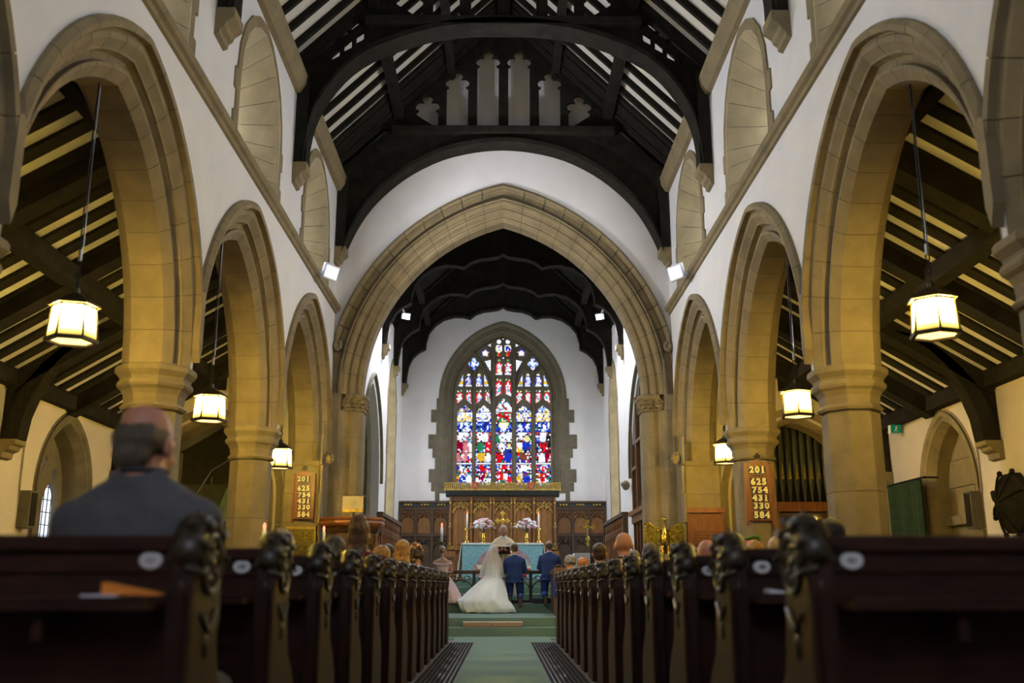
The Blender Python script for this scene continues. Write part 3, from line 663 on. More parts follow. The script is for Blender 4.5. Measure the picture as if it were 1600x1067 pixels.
for c,z in QF: holes.append([(c+.17*(.55+.45*abs(math.cos(2*R_(a))))*math.cos(R_(a)),z+.21*(.55+.45*abs(math.cos(2*R_(a))))*math.sin(R_(a))) for a in range(0,360,15)])
for c,z in SF: holes.append([(c+.155*(.40+.60*abs(math.cos(2.5*R_(a-90))))*math.cos(R_(a)),z+.155*(.40+.60*abs(math.cos(2.5*R_(a-90))))*math.sin(R_(a))) for a in range(0,360,12)])
TRI=[[(-.577,7.668),(-.381,7.714),(-.379,7.326)],[(.41,7.716),(.61,7.67),(.415,7.327)],[(-.494,8.172),(-.384,8.232),(-.383,8.113)],[(.4,8.233),(.516,8.169),(.4,8.114)]]
holes+=TRI
for c,z in[(.011,8.385),(.012,7.763)]: holes.append(ell(c,z,.028,.035,8))
outl=[(-WS-.02,3.70),(WS+.02,3.70)]+[(u*1.0133,WZ+w_*1.01) for u,w_ in arc(WS,WR,12)][::-1]
MB().plate(outl,holes,mpE,-.27,-.365).build('tracery',stone_d,rw)
MB().plate(outl,None,mpE,-.39,-.41).build('lead_backing',lead,rw)
for i in range(4):
    c=(LX[i][1]+LX[i+1][0])/2; big=i in(1,2); mb=MB(); top=7.35 if not big else 8.0; hw=.05 if not big else .06
    mb.loft([[mpE(c+u,zz,d) for u,d in((-hw,-.28),(-.015,-.17),(.015,-.17),(hw,-.28))] for zz in(3.70,top)]); mb.build('mullion',stone_d,rw)
mb=MB()
for x0,z0,x1 in((-1.47,6.80,-.33),(.37,6.80,1.5),(-.28,7.17,.32)): mb.bar(mpE(x0,z0,-.26),mpE(x1,z0,-.26),.05,.06)
for s in(-1,1):
    mb.tube([mpE(s*x,z,-.26) for x,z in((.36,6.4),(.42,6.9),(.52,7.25),(.68,7.6),(.86,7.85),(1.0,8.0))],.035,5)
    mb.tube([mpE(s*x,z,-.26) for x,z in((.90,6.8),(.905,7.25),(.70,7.4),(.66,7.6))],.028,5); mb.tube([mpE(s*x,z,-.26) for x,z in((.905,7.25),(1.12,7.4),(1.2,7.55))],.028,5)
mb.build('tracery_rib',stone_d,rw)
FIG=[ # per light: (x 0..1, z, rx, rz, colour)
 [(.62,5.45,.2,.16,'w'),(.3,5.3,.2,.16,'w'),(.56,4.86,.2,.36,'p'),(.2,4.98,.25,.2,'c'),(.85,4.9,.14,.3,'w'),(.1,4.65,.16,.2,'p'),(.62,5.7,.1,.07,'w'),(.32,5.66,.1,.07,'w'),(.38,3.98,.2,.13,'b'),(.8,4.0,.2,.14,'w'),(.42,4.15,.1,.06,'w'),(.3,4.32,.12,.1,'w')],
 [(.3,5.3,.2,.12,'w'),(.62,5.28,.2,.14,'w'),(.8,5.0,.2,.22,'r'),(.28,4.98,.24,.14,'n'),(.35,4.68,.3,.14,'g'),(.8,4.65,.2,.14,'w'),(.1,5.2,.12,.12,'o'),(.4,5.62,.1,.06,'b'),(.76,5.58,.1,.07,'w'),(.42,4.08,.2,.16,'c'),(.8,3.95,.2,.10,'w'),(.2,3.95,.16,.08,'w'),(.42,4.33,.2,.09,'r')],
 [(.5,5.6,.14,.12,'w'),(.5,5.68,.3,.14,'y'),(.5,5.28,.3,.14,'w'),(.84,5.3,.14,.14,'w'),(.4,4.98,.2,.14,'w'),(.8,4.99,.12,.09,'y'),(.74,4.72,.24,.22,'b'),(.25,4.68,.26,.10,'r'),(.15,5.2,.14,.12,'n'),(.5,6.35,.12,.09,'w'),(.25,6.24,.13,.09,'w'),(.76,6.24,.13,.09,'w'),(.5,6.1,.5,.05,'w'),(.28,4.12,.16,.12,'r'),(.6,4.1,.16,.12,'w'),(.8,4.0,.18,.08,'r'),(.5,4.35,.1,.1,'r')],
 [(.36,5.35,.16,.14,'w'),(.7,5.24,.18,.1,'y'),(.62,5.02,.26,.14,'b'),(.25,5.03,.2,.10,'w'),(.2,4.9,.2,.1,'g'),(.6,4.7,.32,.14,'o'),(.4,4.58,.2,.07,'b'),(.3,5.6,.1,.08,'w'),(.7,5.6,.1,.08,'w'),(.2,4.02,.16,.14,'g'),(.7,3.98,.3,.12,'b'),(.3,4.2,.14,.08,'w'),(.6,4.15,.12,.08,'v'),(.5,4.34,.4,.08,'w')],
 [(.5,5.35,.2,.2,'w'),(.5,4.98,.24,.16,'r'),(.72,4.72,.14,.22,'c'),(.4,4.64,.22,.16,'w'),(.85,4.66,.14,.14,'p'),(.9,5.2,.14,.25,'d'),(.25,5.6,.1,.09,'w'),(.6,5.58,.1,.09,'w'),(.86,5.65,.1,.09,'w'),(.46,4.06,.2,.12,'r'),(.3,3.95,.08,.08,'w'),(.62,3.95,.08,.08,'w'),(.5,4.33,.16,.08,'r'),(.2,4.38,.14,.06,'v'),(.45,4.41,.1,.04,'w')]]
BG={1:'nnbwwdrosg',2:'bwrnsdwpb',4:'odncbwdrs',5:'odnwbcdps',6:'dowwnbsrp',7:'bbbbsnwdb',8:'wwwywgsbw',9:'bbwwysbwg'}
for i,(x0,x1) in enumerate(LX):
    for r in range(10):
        z0=BD[r]+.012; z1=(BD[r+1] if r<9 else (6.53 if i==2 else 6.29))-.008
        def colr(u,z,i=i,r=r):
            if r in(0,3): return 'w'
            for a,b,rx,rz,c in FIG[i]:
                if ((u-a)/rx)**2+((z-b)/rz)**2<1: return c if GR.random()<.86 else GR.choice('wdw'+c)
            if i==2 and r==8: return GR.choice('rnrnnwdwr')
            if i==2 and r==9: return GR.choice('wrrnwws')
            if i in(0,4) and r==8 and z<5.92: return GR.choice('gyywbg')
            return GR.choice(BG[r])
        if r in(0,3): glass_cells(x0-.01,z0,x1+.01,z1,colr,.06,rw)
        else: glass_cells(x0-.01,z0,x1+.01,z1,colr,.048,rw)
def small(bg,body,z0,z1):
    def f(u,z):
        t=(z-z0)/(z1-z0)
        if t<.12: return 'w'
        if t>.84: return GR.choice('yyw' if bg=='b' else 'ywn')
        if .2<u<.8 and t<.62 and ((u-.5)/.3)**2<1: return GR.choice(body)
        if ((u-.5)/.2)**2+((t-.68)/.09)**2<1: return 'w'
        return bg if GR.random()<.9 else 'w'
    return f
for x0,z0,x1,z1 in T1+C1[:4]: glass_cells(x0-.01,z0-.01,x1+.01,z1+.01,small('r','wwwwtpsy',z0,z1),.042,rw)
for x0,z0,x1,z1 in T2: glass_cells(x0-.01,z0-.01,x1+.01,z1+.01,small('b','wwswpcw',z0,z1),.042,rw)
for x0,z0,x1,z1 in C1[4:]: glass_cells(x0-.01,z0-.02,x1+.01,z1+.01,lambda u,z,z0=z0:('r' if u>.45 else 'g') if z<z0+.13 else ('w' if z>z0+.38 else ('b' if ((u-.5)/.3)**2+((z-z0-.26)/.08)**2<1 and GR.random()<.6 else GR.choice('wwyrww'))),.045,rw)
for x0,z0,x1,z1,l in TT: glass_cells(x0-.01,z0-.01,x1+.01,z1+.01,lambda u,z,z0=z0:'g' if z0+.09<z<z0+.17 else GR.choice('wwsw'),.05,rw)
for c,z in QF: glass_cells(c-.18,z-.22,c+.18,z+.22,lambda u,zz,z=z:'w' if ((u-.5)/.2)**2+((zz-z)/.07)**2<1 else GR.choice('swbsw'),.05,rw)
for c,z in SF: glass_cells(c-.17,z-.17,c+.17,z+.17,lambda u,zz,z=z:'w' if ((u-.5)/.22)**2+((zz-z)/.075)**2<1 else ('g' if ((u-.5)/.33)**2+((zz-z)/.11)**2<1 else 'b'),.045,rw)
for t in TRI: xs=[p[0] for p in t]; zs=[p[1] for p in t]; glass_cells(min(xs)-.02,min(zs)-.02,max(xs)+.02,max(zs)+.02,lambda u,z:'w',.09,rw)
for c,z in[(.011,8.385),(.012,7.763)]: glass_cells(c-.03,z-.04,c+.03,z+.04,lambda u,z:'w',.06,rw)
# ================================================================= REREDOS AND PANELLING
def tracery_head(mb,x0,x1,z1,y,h,r=.012,pend=False):
    c=(x0+x1)/2; hw=(x1-x0)/2
    pts=[(c+hw*math.cos(R_(a)),y,z1-h+h*.55*math.sin(R_(a))) for a in range(0,181,20)]
    mb.tube(pts,r,5)
    for s in(-1,1):
        mb.tube([(c+s*hw*.98,y,z1-h*.35),(c+s*hw*.6,y,z1-h*.12),(c+s*hw*.2,y,z1-h*.32),(c,y,z1-.02)],r*.8,5)
        mb.tube([(c+s*(hw*.55+hw*.2*math.cos(R_(a))),y,z1-h*.30+h*.16*math.sin(R_(a))) for a in range(0,360,45)],r*.7,4,closed=True)
        mb.tube([(c+s*hw*.55,y,z1-h*.45),(c+s*hw*.3,y,z1-h*.62),(c+s*hw*.12,y,z1-h*.42)],r*.7,4)
    mb.tube([(c+hw*.16*math.cos(R_(a)),y,z1-h*.32+h*.16*math.sin(R_(a))) for a in range(0,360,45)],r*.7,4,closed=True)
    if pend:
        for k in range(6):
            a=R_(15+30*k); mb.blob((c+hw*.98*math.cos(a),y-.005,z1-h+h*.55*math.sin(a)-.045),.017,.017,.035,6,4)
YR=29.35
rd=thing('reredos','carved oak reredos with gilded canopies rising behind the altar','reredos',(0,0,0))
MB().box(-1.56,YR+.05,1.01,1.56,YR+.45,3.42).build('backing_board',oak,rd)
xs=deint(5,-1.52,1.52)
for i in range(5):
    a,b=xs[i]+.07,xs[i+1]-.07
    n=3
    for k in range(n): 
        MB().box(a+(b-a)*k/n+.004,YR+.02,2.02,a+(b-a)*(k+1)/n-.004,YR+.06,3.20).build('panel_board',oak,rd)
    cn=MB(); tracery_head(cn,a,b,3.27,YR-.02,.36,.015,True); cn.build('gilded_canopy',gilt,rd)
    MB().box(a,YR+.0,3.27,b,YR+.05,3.34).build('canopy_rail',oak_d,rd)
for i,x in enumerate(xs):
    for dx in((-.045,.045) if i in(2,3) else (0,)):
        mb=MB(); mb.bar((x+dx,YR-.02,1.98),(x+dx,YR-.02,3.36),.06,.06,up=(0,1,0))
        mb.lathe([(.05,2.45),(.06,2.5),(.05,2.55),(.03,2.58)],(x+dx,YR-.03,0),8); mb.build('buttress_shaft',oak,rd)
        mb=MB()
        for z in(2.6,2.02,3.2): mb.blob((x+dx,YR-.07,z),.03,.025,.035,7,5)
        mb.build('gilded_knops',gilt,rd,smooth=True,kind='stuff')
MB().box(-1.6,YR-.03,1.86,1.6,YR+.1,2.0).build('dado_rail',oak,rd)
for x in(-1.46,1.46):
    mb=MB()
    for q in(-1,1): mb.bar((x-.06,YR-.045,1.93-.05*q),(x+.06,YR-.045,1.93+.05*q),.015,.02)
    mb.tube([(x+.045*math.cos(R_(a)),YR-.045,1.93+.045*math.sin(R_(a))) for a in range(0,360,40)],.01,4,closed=True); mb.build('gilded_boss',gilt,rd)
for x in(-1.5,1.5):
    MB().box(x-.14,YR,1.05,x+.14,YR+.06,1.84).build('side_panel',oak,rd); tb=MB(); tracery_head(tb,x-.12,x+.12,1.7,YR-.02,.2,.01); tb.build('side_tracery',oak_d,rd)
bl=M('faded_blue_frieze',(.022,.036,.038),.6,var=.5,scale=8)
MB().loft([[(x,y,z) for y,z in((YR+.4,3.40),(YR+.0,3.40),(YR-.06,3.44),(YR-.12,3.53),(YR-.14,3.56),(YR+.4,3.56))] for x in(-1.66,1.66)]).build('coved_frieze',bl,rd)
mb=MB()
for k in range(15): 
    x=-1.5+3*k/14; mb.tube([(x+.07*math.cos(R_(a)),YR-.10,3.48+.03*math.sin(R_(a))) for a in range(0,360,60)],.012,4,closed=True)
mb.build('frieze_foliage',oak_d,rd)
MB().box(-1.7,YR-.17,3.56,1.7,YR+.3,3.61).build('cornice',gilt,rd)
mb=MB()
for k in range(57):
    x=-1.68+3.36*k/56; mb.box(x-.012,YR-.15,3.61,x+.012,YR-.12,3.76)
    if k<56:
        xx=x+.03
        mb.tube([(xx+.018*math.cos(R_(a)),YR-.135,3.66+.03*math.sin(R_(a))) for a in range(0,360,72)],.006,4,closed=True); mb.tube([(xx+.018*math.cos(R_(a)),YR-.135,3.72+.03*math.sin(R_(a))) for a in range(0,360,72)],.006,4,closed=True)
mb.bar((-1.7,YR-.135,3.775),(1.7,YR-.135,3.775),.04,.025); mb.build('gilded_cresting',gilt,rd,kind='stuff')
redp=M('red_shield',(.30,.035,.02),.5,var=.2)
def text(s,size,mat,parent,loc,rot,name='lettering',ext=.003,off=0.0,**kw):
    cu=bpy.data.curves.new(name,'FONT'); cu.body=s; cu.size=size; cu.extrude=ext; cu.offset=off; cu.align_x='CENTER'; cu.align_y='CENTER'; cu.resolution_u=3
    t=bpy.data.objects.new('tmp',cu); COL.objects.link(t); dg=bpy.context.evaluated_depsgraph_get(); me=bpy.data.meshes.new_from_object(t.evaluated_get(dg)); bpy.data.objects.remove(t); bpy.data.curves.remove(cu)
    me.materials.clear(); me.materials.append(mat); o=link(name,me,parent,**kw); o.location=loc; o.rotation_euler=rot; return o
for x,s in((-.80,'A'),(.83,'\u03a9')):
    sh=MB().plate([(x-.09,3.80),(x+.09,3.80),(x+.09,3.68),(x+.06,3.61),(x,3.57),(x-.06,3.61),(x-.09,3.68)],None,lambda u,w_,d:(u,YR-.2+d,w_),0,.05).build('red_shield',redp,rd)
    text(s,.15,gilt,sh,(x,YR-.205,3.70),(PI/2,0,0),off=.004)
for sg,side in((-1,'left'),(1,'right')):
    wg=thing('wall_panelling','dark oak wall panelling with carved tracery to the %s of the altar'%('north, left' if sg<0 else 'south, right'),'panelling')
    wg['label']='dark oak panelling with two tiers of carved tracery, %s of the reredos'%('left' if sg<0 else 'right')
    x0,x1=(1.58,3.07)
    MB().box(sg*x0,29.85,.4,sg*x1,29.98,3.2).build('backing_board',oak_d,wg)
    ps=deint(3,x0+.02,x1-.04)
    for k in range(4): MB().bar((sg*ps[k],29.82,.45),(sg*ps[k],29.82,3.08),.07,.08,up=(0,1,0)).build('stile',oak_d,wg)
    for z in(3.08,2.32,): MB().box(sg*x0,29.79,z-.05,sg*x1,29.86,z+.05).build('rail',oak_d,wg)
    for k in range(3):
        a,b=sorted((sg*(ps[k]+.05),sg*(ps[k+1]-.05)))
        for zt in(3.02,2.25):
            MB().box(a,29.83,zt-.70 if zt>2.5 else .6,b,29.852,zt).build('panel',oak_d if zt<2.5 else oak,wg)
            tb=MB(); tracery_head(tb,a,b,zt,29.81,.34,.014); 
            if zt<2.5: tb.blob(((a+b)/2,29.80,zt-.12),.05,.02,.07,8,5)
            tb.build('carved_tracery',oak_d if zt>2.5 else pew_c,wg)
    MB().box(sg*x0,29.80,3.14,sg*x1,29.95,3.24).build('blue_frieze',bl,wg)
    MB().box(sg*x0,29.76,3.24,sg*x1,29.97,3.30).build('cornice',oak_d,wg)
    mb=MB()
    for k in range(3):
        c=sg*(x0+.22+.5*k)
        for q in(-.09,0,.09): mb.blob((c+q,29.79,3.19),.045,.02,.035,7,5)
    mb.build('gilded_foliage',gilt,wg,smooth=True)
# ================================================================= ALTAR AND SANCTUARY
YA=27.25
al=thing('altar','altar draped in white linen with a teal frontal bearing a fan and boat design','altar',(0,0,1.01))
AW=1.085
MB().box(-AW,YA+.02,0,AW,YA+.78,.95).build('table',oak_d,al)
teal=M('teal_damask',(.05,.25,.31),.8,var=.75,scale=16,bump=.3,stretch=(1,1,1.6),col2=(.38,.58,.62))
pinkf=M('pink_rayed_silk',(.42,.25,.27),.8,var=.2,scale=14,bump=.05); cream=M('cream_silk',(.66,.60,.48),.8,var=.1); redf=M('red_silk',(.40,.02,.03),.7,var=.2); aqua=M('pale_aqua_silk',(.30,.50,.46),.8,var=.15); coral=M('coral_silk',(.55,.19,.13),.8,var=.15)
MB().box(-AW+.005,YA,0.02,AW-.005,YA+.02,.955).build('frontal',teal,al)
mpF=lambda u,w_,d:(u,YA-d,w_)
cx=.04; zb=.36
mb=MB()
for k in range(12):
    a0,a1=R_(15*k+.6),R_(15*k+14.4); mb=MB(); mb.plate([(cx+.16*math.cos(a0),zb+.12*math.sin(a0)),(cx+.73*math.cos(a0),zb+.52*math.sin(a0)),(cx+.73*math.cos((a0+a1)/2),zb+.52*math.sin((a0+a1)/2)),(cx+.73*math.cos(a1),zb+.52*math.sin(a1)),(cx+.16*math.cos(a1),zb+.12*math.sin(a1))],None,mpF,0,.006); mb.build('fan_ray',pinkf,al)
MB().plate([(cx+.28,zb+.02),(cx+.72,zb+.02),(cx+.6,zb+.18),(cx+.40,zb+.24),(cx+.28,zb+.2)],None,mpF,.004,.010).build('sail',aqua,al)
MB().plate([(cx-.80,zb+.04),(cx+.72,zb+.01),(cx+.72,zb-.06),(cx-.80,zb-.07)],None,mpF,.004,.013).build('cream_band',cream,al)
MB().plate([(cx-.80,zb+.04),(cx-.76,zb+.04),(cx-.55,zb-.30),(cx-.64,zb-.34),(cx-.78,zb-.10)],None,mpF,.004,.014).build('hull_side',coral,al)
MB().plate([(cx+.30,zb-.07),(cx+.72,zb-.07),(cx+.52,zb-.35),(cx+.30,zb-.35)],None,mpF,.004,.012).build('hull',redf,al)
linen=MB(); linen.box(-AW-.01,YA-.012,.955,AW+.01,YA+.80,.972)
linen.box(-AW,YA-.014,.925,AW,YA-.006,.958)
for s in(-1,1): linen.loft([[(s*(AW+.01+o),YA+y,z) for y,z,o in((0,.96,0),(.2,.96,0),(.4,.96,0),(.78,.96,0),(.78,.02,.14),(.55,.02,.06),(.4,.02,.12),(.2,.02,.05),(-.01,.02,.13))],[(s*(AW+.022+o),YA+y,z) for y,z,o in((0,.96,0),(.2,.96,0),(.4,.96,0),(.78,.96,0),(.78,.02,.14),(.55,.02,.06),(.4,.02,.12),(.2,.02,.05),(-.01,.02,.13))]])
linen.build('linen_cloth',white_c,al)
ZT=1.985
def candlestick(loc,label,grp):
    t=thing('candlestick',label,'candlestick',loc,0,grp)
    mb=MB(); mb.lathe([(.075,0),(.075,.015),(.06,.03),(.05,.06),(.02,.10),(.015,.15),(.03,.17),(.03,.19),(.014,.21),(.012,.33),(.03,.345),(.03,.36),(.065,.37),(.065,.385),(.02,.39)],n=12); mb.build('stem',brass,t,smooth=False)
    mb=MB(); mb.lathe([(.022,.385),(.021,.77),(.012,.785)],n=8); mb.build('candle',wax,t,smooth=True)
    MB().blob((0,0,.82),.014,.014,.04,7,6).build('flame',flame,t,smooth=True)
    return t
candlestick((-.965,27.55,ZT),'brass candlestick with lit white candle at the left end of the altar','altar candlesticks')
candlestick((.985,27.55,ZT),'brass candlestick with lit white candle at the right end of the altar','altar candlesticks')
pet_w=M('white_petals',(.78,.74,.75),.7,var=.1,scale=20,bump=.3); pet_p=M('pink_petals',(.68,.36,.46),.7,var=.25,scale=20,bump=.3); leafm=M('dark_leaf',(.03,.06,.02),.6,var=.4)
def vase(loc,label,seed):
    t=thing('flower_vase',label,'vase',loc,0,'altar flower arrangements'); rr=random.Random(seed)
    MB().lathe([(.05,0),(.05,.02),(.025,.05),(.04,.10),(.045,.14),(.028,.19),(.03,.24),(.048,.27),(.04,.27)],n=12).build('vase_body',brass,t)
    lf=MB()
    for i in range(46):
        a=rr.uniform(0,2*PI); r=rr.uniform(.02,.26); z=.36+rr.uniform(0,.2)-.25*r; p=Vector((r*math.cos(a),r*math.sin(a)*.6,z)); d=Vector((math.cos(a),math.sin(a)*.6,rr.uniform(-.3,.8))).normalized()*.1
        q=d.cross(Vector((0,0,1))).normalized()*.025; lf.add([p,p+d*.5+q,p+d,p+d*.5-q],[(0,1,2,3)])
        if i<14: lf.tube([(0,0,.25),p],.005,4)
    lf.build('foliage',leafm,t,kind='stuff')
    for i in range(56):
        a=rr.uniform(0,2*PI); ph=math.acos(rr.uniform(-.35,1))/1.9; R=.235; st=rr.random()<.22
        x=R*math.sin(ph*1.9)*math.cos(a)*(1.45 if st else 1); y=R*math.sin(ph*1.9)*math.sin(a)*.75; z=.47+(.17 if not st else .08)*math.cos(ph*1.9)-(.06 if st else 0)
        r=rr.uniform(.036,.058) if not st else rr.uniform(.020,.036)
        mb=MB(); mb.blob((x,y,z),r*.8,r*.8,r*.7,8,5)
        for k in range(6): mb.blob((x+r*.6*math.cos(k*1.05),y+r*.6*math.sin(k*1.05),z+.01*(k%2)),r*.5,r*.5,r*.35,6,4)
        mb.build('flower',pet_w if rr.random()<.6 else pet_p,t,smooth=True)
vase((-.515,27.45,ZT),'brass vase of white and pink flowers left of the altar cross',3)
vase((.655,27.45,ZT),'brass vase of white and pink flowers right of the altar cross',9)
def budded_cross(mb,c,h,w_,t,y,base):
    x,z=c; zc=z+h*.62
    mb.bar((x,y,z),(x,y,z+h),t,t*.6,up=(0,1,0)); mb.bar((x-w_/2,y,zc),(x+w_/2,y,zc),t,t*.6)
    for px,pz in((x,z+h),(x-w_/2,zc),(x+w_/2,zc)):
        for a,b in((0,1),(-1,0),(1,0),(0,-1)): mb.blob((px+a*t*.8,y,pz+b*t*.8),t*.75,t*.5,t*.75,7,5)
    mb.blob((x,y,zc),t*1.5,t*.7,t*1.5,9,6)
cr=thing('altar_cross','gilt altar cross with budded ends standing on the middle of the altar','cross',(.0,27.7,ZT))
mb=MB(); mb.lathe([(.11,0),(.11,.03),(.07,.06),(.03,.10),(.02,.16),(.02,.3)],n=8); mb.build('foot',brass,cr)
mb=MB(); budded_cross(mb,(0,.28),.52,.27,.045,0,0); mb.build('cross_head',M('bright_gilding',(.62,.40,.05),.35,.6,var=.2),cr,smooth=False)
# processional cross, sanctuary candle
pc=thing('processional_cross','tall brass processional cross on a pole before the right panelling','cross',(2.09,24.9,ZK))
mb=MB(); mb.lathe([(.16,0),(.16,.03),(.05,.06),(.03,.12)],n=10); mb.build('foot',brass_d,pc)
mb=MB(); mb.bar((0,0,.1),(0,0,1.35),.026,.026,up=(0,1,0)); mb.build('staff',oak_d,pc)
mb=MB(); mb.lathe([(.018,1.3),(.03,1.36),(.018,1.40),(.05,1.46),(.05,1.50),(.02,1.54),(.018,1.6)],n=8); budded_cross(mb,(0,1.55),.35,.24,.035,0,0); mb.build('cross_head',brass,pc)
sc_=thing('processional_candle','lit candle on a tall wooden and brass stand left of the altar','candle stand',(-1.475,24.6,ZK))
MB().lathe([(.15,0),(.15,.03),(.04,.06),(.022,.1),(.022,1.20)],n=8).build('staff',oak,sc_)
MB().lathe([(.022,1.2),(.05,1.23),(.05,1.27),(.025,1.29),(.025,1.33),(.08,1.36),(.085,1.385),(.03,1.39)],n=10).build('cup',brass_d,sc_)
MB().lathe([(.03,1.385),(.029,1.75)],n=8).build('candle',wax,sc_,smooth=True)
MB().blob((0,0,1.80),.022,.022,.05,7,6).build('flame',flame,sc_,smooth=True)
ct=thing('credence_table','small table under a white cloth with a cross emblem beside the panelling','table',(2.12,24.2,ZK))
MB().box(-.40,-.25,.02,.62,.25,1.08).build('table_frame',oak_d,ct)
MB().box(-.43,-.28,.78,-.06,.28,1.115).build('white_cloth',white_c,ct); MB().box(.25,-.28,.80,.63,.28,1.115).build('white_cloth',white_c,ct)
mb=MB(); mb.bar((-.22,-.285,.86),(-.22,-.285,1.06),.02,.008,up=(0,1,0)); mb.bar((-.28,-.285,.99),(-.16,-.285,.99),.02,.008); mb.tube([(-.22+.045*math.cos(R_(a)),-.285,.99+.045*math.sin(R_(a))) for a in range(0,360,45)],.006,4,closed=True); mb.build('cross_emblem',gilt,ct)
# communion rail
cr_=thing('communion_rail','dark oak communion rail with pierced brackets across the chancel','rail',(0,22.62,ZK))
MB().box(-2.7,-.07,.62,2.7,.07,.695).build('top_rail',oak_d,cr_,bevel=.012)
MB().box(-2.7,-.04,.0,2.7,.04,.06).build('bottom_rail',oak_d,cr_)
for k in range(9):
    x=-2.5+.625*k; MB().box(x-.035,-.035,.05,x+.035,.035,.63).build('post',oak_d,cr_)
for k in range(8):
    x=-2.5+.625*k+.3125; mb=MB(); tracery_head(mb,x-.27,x+.27,.62,0,.30,.014); mb.build('pierced_bracket',oak_d,cr_)
kc=M('dark_kneeler',(.045,.030,.050),.9,var=.4,scale=30)
for i,(x,wd) in enumerate(((-1.9,.75),(-1.35,.28),(.94,.62),(2.0,.7))):
    tag(MB().box(x-wd/2,21.80,ZK,x+wd/2,22.10,ZK+.105).build('kneeling_cushion',kc,None,bevel=.03),['dark kneeling cushion at the far left end of the communion rail','dark kneeling cushion under the bridesmaid by the rail','dark kneeling cushion on the step right of the groom','dark kneeling cushion at the far right end of the rail'][i],'cushion','kneelers along the communion rail')
tag(MB().box(-.50,21.82,ZK,.34,22.12,ZK+.06).build('kneeling_cushion',kc,None,bevel=.02),'wide dark kneeling cushion under the bride and groom','cushion','kneelers along the communion rail')
lk=M('patterned_long_kneeler',(.42,.27,.17),.9,var=.35,scale=45)
lkk=thing('long_kneeler','long patterned pink and cream kneeler lying on the chancel step','kneeler',(-.17,18.42,.155))
MB().box(-.535,-.12,0,.535,.12,.085).build('cushion',lk,lkk,bevel=.02); MB().box(-.53,-.115,.083,.53,.115,.092).build('pale_top',cream,lkk)
# choir stall screens and the front stall
def screen(sg):
    t=thing('choir_stall','dark oak choir stall with a balustered back on the %s of the chancel'%('left' if sg<0 else 'right'),'choir stall',(sg*2.28,18.75,ZL))
    L=3.6; H=1.86
    MB().bar((0,-.02,H),(0,L,H),.12,.07).build('top_rail',oak_d,t); MB().bar((0,0,.95),(0,L,.95),.09,.07).build('middle_rail',oak_d,t)
    MB().box(-.03,0,0,.03,L,.93).build('lower_panel',oak_d,t)
    for y in(0,L): MB().box(-.05,y-.05,0,.05,y+.05,H).build('end_post',oak_d,t)
    for k in range(16):
        y=.2+k*(L-.3)/15; mb=MB(); mb.lathe([(.026,.98),(.026,1.45),(.036,1.5),(.03,1.6),(.018,1.64),(.03,1.72),(.026,1.84)],(0,y,0),6); mb.build('baluster',oak,t)
    MB().box(*sorted((sg*.1,sg*.62))[:1],.05,.40,sorted((sg*.1,sg*.62))[1],L,.46).build('seat',oak_d,t)
screen(-1); screen(1)
st=thing('front_choir_stall','oak choir stall with a carved square end panel facing the aisle','choir stall',(1.0,19.7,ZL))
MB().box(.0,.0,0,.36,.07,.90).build('end_board',oak,st,bevel=.008)
mb=MB()
for k in range(7): mb.blob((.03+.05*k,.035,.91+(.02 if k%2 else 0)),.03,.035,.03,7,5)
mb.build('carved_cresting',pew_c,st,smooth=True)
mb=MB(); tracery_head(mb,.05,.31,.84,-.01,.22,.012); mb.tube([(.18+.09*math.cos(R_(a)),-.01,.67+.09*math.sin(R_(a))) for a in range(0,360,36)],.012,5,closed=True)
mb.build('carved_tracery',oak_d,st)
MB().box(.04,-.012,.08,.32,0,.50).build('lower_panel',oak,st)
for k in range(9): MB().box(.02,.12+.2*k,.03,.055,.29+.2*k,.80).build('side_panel',oak_d,st)
MB().box(.0,.07,.78,.34,1.95,.83).build('desk_top',oak_d,st)
for k in range(3):
    mb=MB()
    for j in range(3): mb.blob((.02,.18+.2*(3*k+j),.84),.025,.05,.03,7,5)
    mb.build('carved_cresting',pew_c,st,smooth=True)
# organ in the right chancel arch, and the organ front at the end of the right aisle
pipe_b=M('blue_grey_pipe',(.085,.125,.165),.35,.6,var=.2,scale=3,bump=.02); pipe_g=M('green_grey_pipe',(.062,.066,.045),.38,.4,var=.2,scale=3,bump=.02)
og=thing('organ_case','oak organ case with tall blue-grey pipes in the right chancel arch','organ',(3.0,20.3,ZL))
def pipe(t,x,y,z0,z1,r,mat,face,mth=True):
    mb=MB(); mb.lathe([(r*.25,z0),(r,z0+.38),(r*1.02,z0+.40),(r,z0+.42),(r,z1),(r*.8,z1)],(x,y,0),10); p=mb.build('pipe',mat,t,smooth=False)
    if mth:
        fx,fy=face; sx,sy=-fy,fx; cx_,cy_=x+fx*r*.96,y+fy*r*.96
        m2=MB(); m2.add([(cx_-sx*r*.45,cy_-sy*r*.45,z0+.43),(cx_+sx*r*.45,cy_+sy*r*.45,z0+.43),(cx_+fx*r*.12,cy_+fy*r*.12,z0+.75)],[(0,1,2)]); m2.add([(cx_-sx*r*.5+fx*.004,cy_-sy*r*.5+fy*.004,z0+.415),(cx_+sx*r*.5+fx*.004,cy_+sy*r*.5+fy*.004,z0+.415),(cx_+sx*r*.5+fx*.004,cy_+sy*r*.5+fy*.004,z0+.445),(cx_-sx*r*.5+fx*.004,cy_-sy*r*.5+fy*.004,z0+.445)],[(0,1,2,3)])
        m2.build('gilded_mouth',gilt,p)
    return p
for k in range(15):
    y=.12+.21*k; zt=4.0+.95*math.cos((k-7)/7.5*1.25); pipe(og,.22,y,2.2,zt,.092,pipe_b,(-1,0),False)
MB().box(.02,-.06,1.95,.4,3.3,2.12).build('impost_rail',oak,og); MB().box(-.05,-.1,2.12,.4,3.32,2.22).build('cornice',oak,og)
